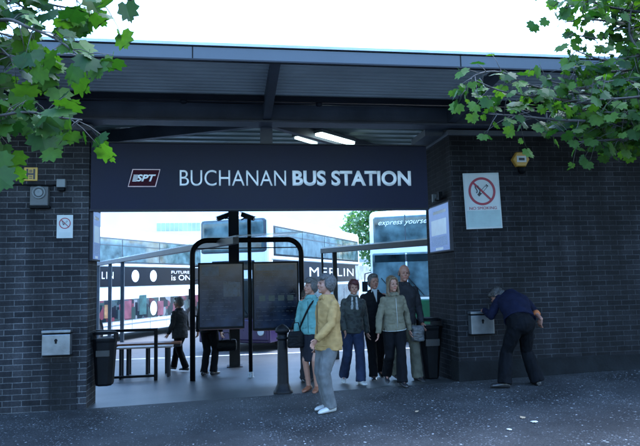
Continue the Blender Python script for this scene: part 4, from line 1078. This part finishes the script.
        h_ = remesh(b, 'hair', hair, t, .005, 1, fold=(.004 if hair_style == 'long' else .007), fs=(90,90,20 if hair_style == 'long' else 45), seed=seed)
        if hair_style != 'bald':
            me = h_.data; rnd = random.Random(int(seed*10)); vn = [(v.co.copy(), v.normal.copy()) for v in me.vertices]
            bm = bmesh.new(); bm.from_mesh(me); dn = -(Rh @ V((0,0,1)))
            for _ in range(1500):
                c0, n0 = rnd.choice(vn)
                rel = Rh.transposed() @ (c0-hc)
                if rel.y < -.06*hs and rel.z < .05*hs: continue
                sl = V((rnd.gauss(0,1), rnd.gauss(0,1), rnd.gauss(0,1)))
                d_ = (n0*.30 + (dn-n0*dn.dot(n0))*.9 + sl*.25).normalized(); sdv = d_.cross(n0)
                if sdv.length < 1e-3: continue
                sdv.normalize(); L_ = rnd.uniform(.018,.036)*k; w__ = .0022*k
                p = [bm.verts.new(c0-n0*.002+sdv*w__), bm.verts.new(c0-n0*.002-sdv*w__), bm.verts.new(c0+d_*L_)]; bm.faces.new(p)
            bm.to_mesh(me); bm.free(); me.polygons.foreach_set('use_smooth', [True]*len(me.polygons))
    # ---- trousers or skirt
    if legs:
        b = MB(); Wt = W_*1.10; Dt = Dp*1.18
        b.loft([(pel+sp_*.11*k, X*Wt*.92, Y*Dt*.95), (pel+sp_*.02*k, lat2*Wt*1.02, Y*Dt*1.05), (pel-V((0,0,.08))*k, lat2*Wt*.98, Y*Dt*1.0), (pel-V((0,0,.13))*k, lat2*Wt*.7, Y*Dt*.7)])
        if sp_.z < .8: b.ell(pel+V((0,0,-.02))*k, (Wt*.98, Wt*.80, Wt*.80), Matrix((X, Y, sp_)).transposed())
        for s_ in (-1,1):
            a_, c_, d_ = hp[s_], kn[s_], an[s_]-V((0,0,.025))*k
            P = [a_.lerp(c_, 0), a_.lerp(c_,.35), a_.lerp(c_,.75), c_, c_.lerp(d_,.4), c_.lerp(d_,.8), d_]
            Rr = [.098,.092,.076,.068,.064*leg_w,.066*leg_w,.068*leg_w]
            b.tube(P, [r*k*build**.5 for r in Rr], 18)
        remesh(b, 'trousers' , legs, t, .008, 2, fold=.010, fs=(11,11,5), seed=seed+3)
    if skirt:
        b = MB(); zz = pel-V((0,0,.46))*k
        b.loft([(pel+sp_*.10*k, X*W_*1.05, Y*Dp*1.1), (pel, X*W_*1.2, Y*Dp*1.35), (pel-V((0,0,.2))*k, X*W_*1.25, Y*Dp*1.5), (zz, X*W_*1.3, Y*Dp*1.6)])
        remesh(b, 'skirt', skirt, t, .009, 3, fold=.008, fs=(14,14,2), seed=seed)
    # ---- shoes
    if shoes:
        for s_ in (-1,1):
            ft = V(pose.get('ftl' if s_ < 0 else 'ftr', (s_*.12,-1,0))).normalized(); sd_ = ft.cross(V((0,0,1)))
            up_ = V((0,0,1)); o_ = V((an[s_].x, an[s_].y, an[s_].z-.085*k)); tz = pose.get('heel'+('l' if s_ < 0 else 'r'), 0)
            b = MB(); n_ = 7
            b.loft([(o_-ft*.075*k+up_*.035*k, sd_*.028*k, up_*.032*k), (o_-ft*.05*k+up_*.045*k, sd_*.038*k, up_*.045*k), (o_+ft*.02*k+up_*.045*k, sd_*.040*k, up_*.045*k), (o_+ft*.09*k+up_*.034*k, sd_*.046*k, up_*.034*k), (o_+ft*.16*k+up_*.026*k, sd_*.042*k, up_*.026*k), (o_+ft*.195*k+up_*.018*k, sd_*.020*k, up_*.014*k)], 16)
            b.cap(o_+up_*.05*k, o_+up_*.10*k, .040*k, .038*k)
            remesh(b, 'shoe', shoes, t, .006, 2)
    # ---- jacket / jumper
    if top:
        b = MB(); Wj = W_*1.17; Dj = Dp*1.32; f_ = top_flare
        dn_ = V((0,0,-1)) if sp_.z > .8 else -sp_
        secs = [(pel+dn_*top_len*k, X*Wj*1.08*f_, Y*Dj*1.08*f_), (pel+dn_*top_len*.45*k, X*Wj*1.08*f_, Y*Dj*1.12*f_), (pel+sp_*.06*k, X*Wj*1.02, Y*Dj*1.06), (pel+sp_*.17*k, X*Wj*.95, Y*Dj*1.0),
                (pel+sp_*.31*k, X*Wj*1.04, Y*Dj*1.06), (pel+sp_*.40*k, X*Wj*1.06, Y*Dj*.96), (pel+sp_*.455*k, X*Wj*.88, Y*Dj*.78), (pel+sp_*.50*k, X*Wj*.56, Y*Dj*.64), (pel+sp_*.54*k, X*Wj*.44, Y*Dj*.58)]
        b.loft(secs, 26)
        for s_ in (-1,1):
            if sleeves:
                a_ = sh[s_]; c_ = el[s_]; d_ = wr[s_] + (wr[s_]-el[s_]).normalized()*.01*k
                if short_arm and s_ == -1: d_ = c_.lerp(wr[s_], .35)
                sc_ = k*(1.0 if sex == 'm' else .93)
                b.tube([a_-lat*s_*.05*k, a_, a_.lerp(c_,.4), a_.lerp(c_,.85), c_, c_.lerp(d_,.45), c_.lerp(d_,.9), d_], [v*sc_ for v in (.040,.052,.058,.054,.053,.050,.043,.042)], 16)
                b.ell(a_-sp_*.008*k, (.055*k,.055*k,.050*k)); b.ell(c_, (.052*k,.052*k,.052*k))
        remesh(b, 'jacket' if top_len > -.02 else 'jumper', top, t, .008, 2, fold=.009, fs=(7,7,10), seed=seed+8)
    ctx = dict(t=t, k=k, pel=pel, sp=sp_, X=X, Y=Y, W=W_, D=Dp, neck=neck, hc=hc, Rh=Rh, hs=hs, sh=sh, el=el, wr=wr, he=he, hp=hp_, fwd=fwd, an=an, kn=kn)
    if extras: extras(ctx)
    return t

# colours
AUBURN = mat('dark_red_hair', (.050,.007,.010), .55, var=.35, scale=60); GREYH = mat('grey_hair', (.07,.07,.07), .6, var=.35, scale=60); SILVER = mat('silver_hair', (.12,.118,.115), .6, var=.3, scale=60)
DARKH = mat('dark_hair', (.03,.025,.02), .5, var=.3, scale=60); BLONDE = mat('ash_blonde_hair', (.10,.07,.04), .5, var=.35, scale=60)
TURQ = cloth('turquoise_jacket', (.10,.22,.215)); TAN = cloth('mustard_tan_jacket', (.27,.175,.07), .15); KHAKI = cloth('pale_khaki_jacket', (.115,.11,.08))
DKJ = cloth('dark_jacket', (.008,.0085,.010)); GRJ = cloth('charcoal_jacket', (.020,.021,.025)); DKTR = cloth('dark_trousers', (.004,.0045,.006)); GREYTR = cloth('light_grey_trousers', (.095,.098,.10))
JEANS = cloth('blue_jeans', (.017,.024,.05), .25); OLIVE = cloth('pale_olive_trousers', (.07,.07,.055)); NAVY = cloth('navy_jumper', (.005,.006,.017)); NAVYTR = cloth('dark_navy_work_trousers', (.003,.0035,.005), .3)
REDKNIT = cloth('dark_red_knit', (.085,.008,.014), .3); SHW = mat('white_shoe', (.33,.33,.32), .5, var=.1); SHB = mat('black_shoe', (.015,.015,.017), .35, var=.2); SHBR = mat('brown_leather_shoe', (.16,.06,.03), .35, var=.25)
PATT, t_, b_ = newmat('patterned_dark_top')
tc_ = t_.nodes.new('ShaderNodeTexCoord'); vo_ = t_.nodes.new('ShaderNodeTexVoronoi'); vo_.inputs['Scale'].default_value = 16; lk(t_, tc_.outputs['Object'], vo_.inputs['Vector'])
cr_ = t_.nodes.new('ShaderNodeValToRGB'); cr_.color_ramp.interpolation = 'CONSTANT'; cr_.color_ramp.elements[0].color = (.007,.009,.009,1); cr_.color_ramp.elements[1].position = .42; cr_.color_ramp.elements[1].color = (.022,.027,.024,1)
lk(t_, vo_.outputs['Distance'], cr_.inputs[0]); lk(t_, cr_.outputs[0], b_.inputs['Base Color']); b_.inputs['Roughness'].default_value = .8

def collar(m, r=.072, h=.05, name='collar'):
    def f(c):
        k = c['k']; b = MB(); n = c['neck']; X, Y, s_ = c['X'], c['Y'], c['sp']
        b.loft([(n-s_*.035*k, X*r*k*1.35, Y*r*k*1.25), (n-s_*.012*k, X*r*k*1.25, Y*r*k*1.18), (n+s_*.010*k, X*r*k*1.0, Y*r*k*1.0), (n+s_*h*.45*k+c['fwd']*-.008*k, X*r*k*.98, Y*r*k*.98)], 20)
        fw_ = c['fwd']
        for sx_ in (-1,1): b.loft([(n+s_*.018*k+X*sx_*.010*k+fw_*r*k*.90, X*.008*k, s_*.012*k), (n-s_*.015*k+X*sx_*.040*k+fw_*r*k*1.15, X*.022*k+s_*.01*k*sx_, fw_*.010*k), (n-s_*.045*k+X*sx_*.050*k+fw_*r*k*1.22, X*.012*k, fw_*.008*k)], 10)
        remesh(b, name, m, c['t'], .008, 2, fold=.004, seed=4)
    return f
def zipline(m, z0, z1, w_=.007, name='zip'):
    def f(c):
        k = c['k']; b = MB(); fw_ = c['fwd']; d0 = c['D']*1.32*1.10
        P = [c['pel']+c['sp']*z*k+fw_*(d0+.012*k*(1 if z < .38 else .2)) for z in (z0, (z0+z1)/2, z1)]
        b.tube(P, w_*k, 8); b.build(name, m, c['t'], smooth=True)
    return f
def pockets(m, z=.02, name='pocket_flap'):
    def f(c):
        k = c['k']; fw_ = c['fwd']; d0 = c['D']*1.32*1.12
        for sx_ in (-1,1):
            p = c['pel']+c['sp']*z*k+c['X']*sx_*.085*k+fw_*(d0*.86+.004*k)
            a_ = (c['X']*1.0 - fw_*sx_*.45).normalized()
            MB().beam(p-a_*.045*k, p+a_*.045*k, .012*k, .030*k).build(name, m, c['t'], bevel=.004)
    return f
def hemline(m, z, f1=1.10, f2=1.12, name='hem'):
    def f(c):
        k = c['k']; b = MB(); p = c['pel']+c['sp']*z*k
        W2 = c['W']*1.17*f1+.006*k; D2 = c['D']*1.32*f2+.006*k
        b.tube([p+c['X']*W2*math.cos(a*math.pi/16)+c['Y']*D2*math.sin(a*math.pi/16) for a in range(33)], .006*k, 6); b.build(name, m, c['t'], smooth=True)
    return f
def multi(*fs):
    def f(c):
        for g_ in fs: g_(c)
    return f
def strap(m, side, name='bag_strap', r=.010):
    """band from one shoulder across the chest to the other hip, following the trunk"""
    def f(c):
        k = c['k']; b = MB(); pts = []
        for i in range(25):
            u = i/24; a = math.pi*(.5-u)  # shoulder -> front -> hip
            z = .50-.46*u; x = side*(.10-.27*u); 
            w_ = c['W']*1.2; fr = math.sqrt(max(.0, 1-(x*k/w_)**2)) if abs(x*k) < w_ else 0
            y = (c['D']*1.45)*fr+.012*k if u > .05 else .02*k
            if u < .2: y = y*(u/.2)+.0
            pts.append(c['pel']+c['sp']*z*k*(1.0 if u > .15 else 1.03)+c['X']*x*k+c['fwd']*y)
        b.tube(pts, r*k, 8); b.build(name, m, c['t'], smooth=True)
    return f
def gp(px, py, y=None):
    P = atz(px, py, .05)
    for _ in range(30):
        P = P.lerp(atz(px, py, gz(P.x, P.y)), .5)
    return P
def place(px, py):
    v = gp(px, py); v.z = gz(v.x, v.y); return v
def height(v, px, py):
    """head height of a figure standing at v whose crown shows at pixel px,py"""
    dep = (v-CAM).dot(fw); return atd(px, py, dep).z - v.z

# woman in tan jacket, seen from her left-back side, looking left
v = place(330,411)
person(v, RAD(-68), 'woman in mustard tan jacket and pale trousers standing nearest, looking left', height(v,329,277.5), 'f', build=1.12,
    pose=dict(lh=(-.20,-.05,.84), rh=(.16,-.26,.93), rp=(.7,.5,-.5), lf=(-.08,.03,.085), rf=(.07,-.03,.085), curl=.6),
    hair=GREYH, hair_style='shortf', top=TAN, top_len=.15, top_flare=1.06, legs=GREYTR, leg_w=1.0, shoes=SHW, head_yaw=-6, head_pitch=-8,
    extras=multi(collar(TAN, .078, .045), pockets(TAN, -.01), zipline(DKJ, -.10, .46, .004), hemline(TAN, -.09, 1.10, 1.16)), seed=2)
# woman in turquoise jacket
v = place(313,391)
person(v, RAD(-28), 'woman in turquoise jacket with a dark strap across it, behind the tan jacket', height(v,312,281), 'f', build=1.05,
    pose=dict(lh=(-.26,-.06,.80), rh=(.22,-.12,.88), lf=(-.07,0,.085), rf=(.08,-.04,.085)),
    hair=GREYH, hair_style='shortf', top=TURQ, top_len=.05, skirt=cloth('dark_skirt', (.012,.013,.018)), shoes=SHBR, head_yaw=-28, head_pitch=-6,
    extras=multi(collar(TURQ, .078, .05), strap(BLACK, 1, r=.014), zipline(DKJ, -.03, .46, .003), pockets(TURQ, .06)), seed=5)
hb = place(305,391); hb.z = 0
t = thing('handbag', 'black shoulder bag at the hip of the turquoise jacket', 'bag', (v.x-.24, v.y-.10, v.z+.62))
b = MB(); b.loft([((0,0,0),(.10,.03,0),(-.02,.045,0)),((0,0,.02),(.12,.035,0),(-.02,.055,0)),((0,0,.17),(.11,.03,0),(-.02,.045,0)),((0,0,.22),(.09,.025,0),(-.01,.02,0))], 16); remesh(b, 'bag_body', BLACKPL, t, .008, 2, fold=.005)
MB().tube([(-.08,-.02,.20),(-.04,-.01,.34),(.04,.01,.34),(.08,.02,.20)], .008, 8).build('handle', BLACKPL, t, smooth=True)
# person hidden behind her
v = place(304,381)
person((v.x+.06,v.y,v.z), RAD(20), 'person in dark clothes almost hidden behind the turquoise jacket', 1.43, 'f', pose=dict(), hair=DARKH, hair_style='short', top=DKJ, legs=GRJ, shoes=SHB, seed=6)
# woman in dark red hat, patterned top, jeans
v = place(354,383)
def scarf(c):
    k = c['k']; b = MB(); n = c['neck']; X, s_, f_ = c['X'], c['sp'], c['fwd']
    b.loft([(n-s_*.02*k, X*.075*k, c['Y']*.078*k), (n+s_*.03*k, X*.068*k, c['Y']*.07*k)], 18)
    for sx_ in (-1,1): b.cap(n+X*sx_*.03*k+f_*.06*k, n+X*sx_*.045*k+f_*(c['D']*1.45)-s_*.20*k, .017*k, .022*k)
    remesh(b, 'scarf', mat('white_scarf', (.24,.25,.25), .8, var=.3, scale=30), c['t'], .008, 2, fold=.006, seed=9)
person(v, RAD(6), 'woman with short dark red hair, white scarf and blue jeans', height(v,352,282), 'f', build=1.12,
    pose=dict(lh=(-.20,-.20,.90), rh=(.27,.02,.82), lf=(-.12,.20,.12), rf=(.06,-.20,.085), ftl=(-.3,-1,-.25), lat=(1,-.14,.03), spine=(.02,-.03,.5)),
    hair=AUBURN, hair_style='shortf', top=PATT, top_len=.08, legs=JEANS, leg_w=1.12, shoes=SHW, extras=scarf, seed=7, head_yaw=-5)
# man in dark jacket behind
v = place(376,378)
def shirt(c):
    k = c['k']; n = c['neck']; f_ = c['fwd']; s_ = c['sp']; X = c['X']; b = MB(); d_ = c['D']*1.32
    P = [(n+s_*.022*k+f_*.070*k), (n-s_*.19*k+f_*(d_*1.24))]
    vs = [P[0]-X*.038*k, P[0]+X*.038*k, P[1]]; q = f_*.012
    b.add([p+q for p in vs]+[p-q*2 for p in vs], [(0,1,2),(5,4,3),(0,3,4,1),(1,4,5,2),(2,5,3,0)]); b.build('shirt_front', SIGNWHITE, c['t'])
    b = MB()
    for sx_ in (-1,1): b.cap(n+X*sx_*.03*k+f_*.06*k+s_*.03*k, n+X*sx_*.052*k+f_*.07*k-s_*.02*k, .012*k, .014*k, 8)
    remesh(b, 'shirt_collar', SIGNWHITE, c['t'], .006, 1)
person(v, RAD(-4), 'grey haired man in dark jacket and pale shirt behind the red haired and blonde women', height(v,373,276.5), 'm', build=1.1,
    pose=dict(lh=(-.27,-.16,.86), rh=(.24,.12,.84), lf=(-.07,-.20,.085), rf=(.10,.20,.12), ftr=(.1,-1,-.3), lat=(1,.14,-.02)), skin=SKIN2,
    hair=GREYH, hair_style='short', top=DKJ, top_len=.12, legs=DKTR, shoes=SHB, extras=shirt, seed=11, head_yaw=3)
# bald man
v = place(405,380)
person(v, RAD(10), 'tall bald man in grey jacket and olive trousers behind the blonde woman', height(v,401,267), 'm', build=1.08,
    pose=dict(lh=(-.24,.10,.86), rh=(.24,-.14,.86), lf=(-.08,.16,.10), rf=(.12,-.18,.085), lat=(1,-.12,.0), spine=(.02,-.02,.5)), skin=SKIN2,
    hair=GREYH, hair_style='bald', top=GRJ, top_len=.12, legs=OLIVE, leg_w=1.15, shoes=SHB, extras=collar(GRJ,.078,.03), seed=13, head_yaw=-8)
# camera held at his side: a dark patterned bag
t = thing('carrier_bag', 'dark bag with pale marks held by the bald man beside the khaki jacket', 'bag', (v.x+.16, v.y-.22, v.z+.60))
b = MB(); b.loft([((0,0,0),(.09,0,0),(0,.03,0)),((0,0,.02),(.10,0,0),(0,.045,0)),((0,0,.20),(.10,0,0),(0,.04,0)),((0,0,.23),(.085,0,0),(0,.01,0))], 16)
BAGM = mat('dark_bag_with_pale_marks', (.06,.065,.07), .5, var=.85, scale=13); remesh(b, 'bag_body', BAGM, t, .008, 1, fold=.006)
MB().tube([(-.05,0,.22),(-.03,.02,.33),(.03,.02,.33),(.05,0,.22)], .006, 8).build('handle', BLACKPL, t, smooth=True)
# blonde woman
v = place(396,385)
person(v, RAD(-3), 'blonde woman in pale khaki zip jacket and black trousers walking towards us', height(v,391,278), 'f', build=1.06,
    pose=dict(lh=(-.29,-.12,.80), rh=(.27,.08,.84), lf=(-.10,.24,.16), rf=(.05,-.24,.085), ftl=(-.1,-1,-.35), lat=(1,.16,-.03), spine=(-.02,-.04,.5), lp=(-.7,.5,-.2), rp=(.7,.6,-.2)),
    hair=BLONDE, hair_style='long', top=KHAKI, top_len=.06, top_flare=1.05, legs=DKTR, leg_w=1.15, shoes=SHB, extras=multi(collar(KHAKI,.085,.04), zipline(SIGNWHITE, -.04, .46, .003), pockets(KHAKI, .08), hemline(SIGNWHITE, -.055, 1.12, 1.16)), seed=17, head_yaw=4)
# man walking away on the left
v = place(180,371)
person(v, RAD(-128), 'grey haired man in dark grey jacket walking away beyond the railing', height(v,176,299), 'm', build=1.1,
    pose=dict(lh=(-.22,-.12,.85), rh=(.22,-.16,.9), lf=(-.06,-.26,.085), rf=(.08,.26,.12), spine=(-.03,-.05,.5)),
    hair=SILVER, hair_style='short', top=cloth('mid_grey_jacket', (.030,.033,.037)), top_len=.16, legs=DKTR, shoes=SHB, extras=collar(GRJ,.072,.02), seed=19, head_yaw=20)
# person behind the timetable boards
v = place(209,375)
person(v, RAD(150), 'person seen only below the timetable boards, dark trousers and black shoes', 1.66, 'f', pose=dict(lf=(-.07,-.05,.085), rf=(.08,.06,.085)),
    hair=DARKH, hair_style='short', top=DKJ, legs=DKTR, shoes=SHB, seed=23)
t = thing('holdall', 'black holdall showing just under the left timetable board', 'bag', (v.x+.33, v.y+.06, v.z+.42))
b = MB(); b.loft([((-.20,0,.12),(0,.05,0),(0,0,.06)),((-.18,0,.12),(0,.09,0),(0,0,.11)),((.18,0,.12),(0,.09,0),(0,0,.11)),((.20,0,.12),(0,.05,0),(0,0,.06))], 18); remesh(b, 'bag_body', BLACKPL, t, .008, 2, fold=.006)
for yy in (-.04,.04): MB().tube([(-.09,yy,.20),(-.05,yy*.6,.36),(.05,yy*.6,.36),(.09,yy,.20)], .008, 8).build('handle', BLACKPL, t, smooth=True)

# man bending at the ash box, back to the camera
v = place(521,387)
kB = 1.62/1.7
# his own frame: facing +y rotated towards -x ; built with rz so that local -y looks to the wall and left
rzB = RAD(180+22)
def tolocal(P, v, rz): return Matrix.Rotation(-rz, 3, 'Z') @ (Vector(P)-v) / kB
sp_w = Vector((.04,.52,.56)); spL = Matrix.Rotation(-rzB,3,'Z') @ sp_w.normalized()
box_w = Vector((3.54,-.13,.99+.06)); 
pelw = v+Vector((.02,-.06,.0)); pelL = tolocal(Vector((v.x+.02, v.y-.05, v.z+.86)), v, rzB)
headW = aty(498,297,v.y+.42); hl = tolocal(headW, v, rzB)
fdir = (Matrix.Rotation(-rzB,3,'Z') @ (box_w-headW)).normalized()
hz = (-spL*-.35 + Vector((0,0,.35)) + (Matrix.Rotation(-rzB,3,'Z') @ Vector((-.3,.35,.3)))).normalized()
yy_ = -fdir; zz_ = (hz - yy_*hz.dot(yy_)).normalized(); xx_ = yy_.cross(zz_)
HM = Matrix((xx_, yy_, zz_)).transposed()
latL = Matrix.Rotation(-rzB,3,'Z') @ Vector((-1,0,.02))
def bexr(c):
    k = c['k']
    b = MB()   # belt
    b.loft([(c['pel']+c['sp']*.085*k, c['X']*c['W']*1.16, c['Y']*c['D']*1.30), (c['pel']+c['sp']*.115*k, c['X']*c['W']*1.14, c['Y']*c['D']*1.28)], 22); b.build('belt', BLACKPL, c['t'])
    for s_ in (-1,):   # orange cuff
        e_, w_ = c['el'][s_], c['wr'][s_]
        b = MB(); b.tube([e_.lerp(w_,.28), e_.lerp(w_,.48)], [.056*k,.052*k], 16); b.build('orange_cuff', mat('orange_cuff_fabric', (.32,.09,.02), .8, var=.2), c['t'], smooth=True)
person(v, rzB, 'man in navy jumper and dark work trousers bending over the right hand ashtray box', 1.62, 'm', build=1.22,
    pose=dict(pelvis=tuple(pelL), spine=tuple(spL), lat=tuple(latL), hiplat=(1,0,0), head=tuple(hl), headm=HM,
        lf=tuple(tolocal(Vector((v.x+.26,v.y+.04,v.z+.081)),v,rzB)), rf=tuple(tolocal(Vector((v.x-.23,v.y+.0,v.z+.081)),v,rzB)),
        rh=tuple(tolocal(Vector((3.56,-.17,1.12)),v,rzB)), lh=tuple(tolocal(aty(541,319,v.y+.10),v,rzB)), hdl=tuple(Matrix.Rotation(-rzB,3,'Z')@Vector((-.15,.25,-1))),
        ftr=tuple(Matrix.Rotation(-rzB,3,'Z')@Vector((-.9,.35,0))), ftl=tuple(Matrix.Rotation(-rzB,3,'Z')@Vector((.25,1,0))),
        kp=tuple(Matrix.Rotation(-rzB,3,'Z')@Vector((-.1,1,0))), lp=tuple(Matrix.Rotation(-rzB,3,'Z')@Vector((.35,1,.1))), rp=tuple(Matrix.Rotation(-rzB,3,'Z')@Vector((-.2,-.7,-.5))), curl=.6) ,
    hair=mat('dark_grey_hair', (.035,.033,.032), .6, var=.4, scale=60), hair_style='short', top=NAVY, top_len=-.05, legs=NAVYTR, leg_w=1.28, shoes=SHB, short_arm=True, extras=bexr, seed=29, skin=SKIN2)
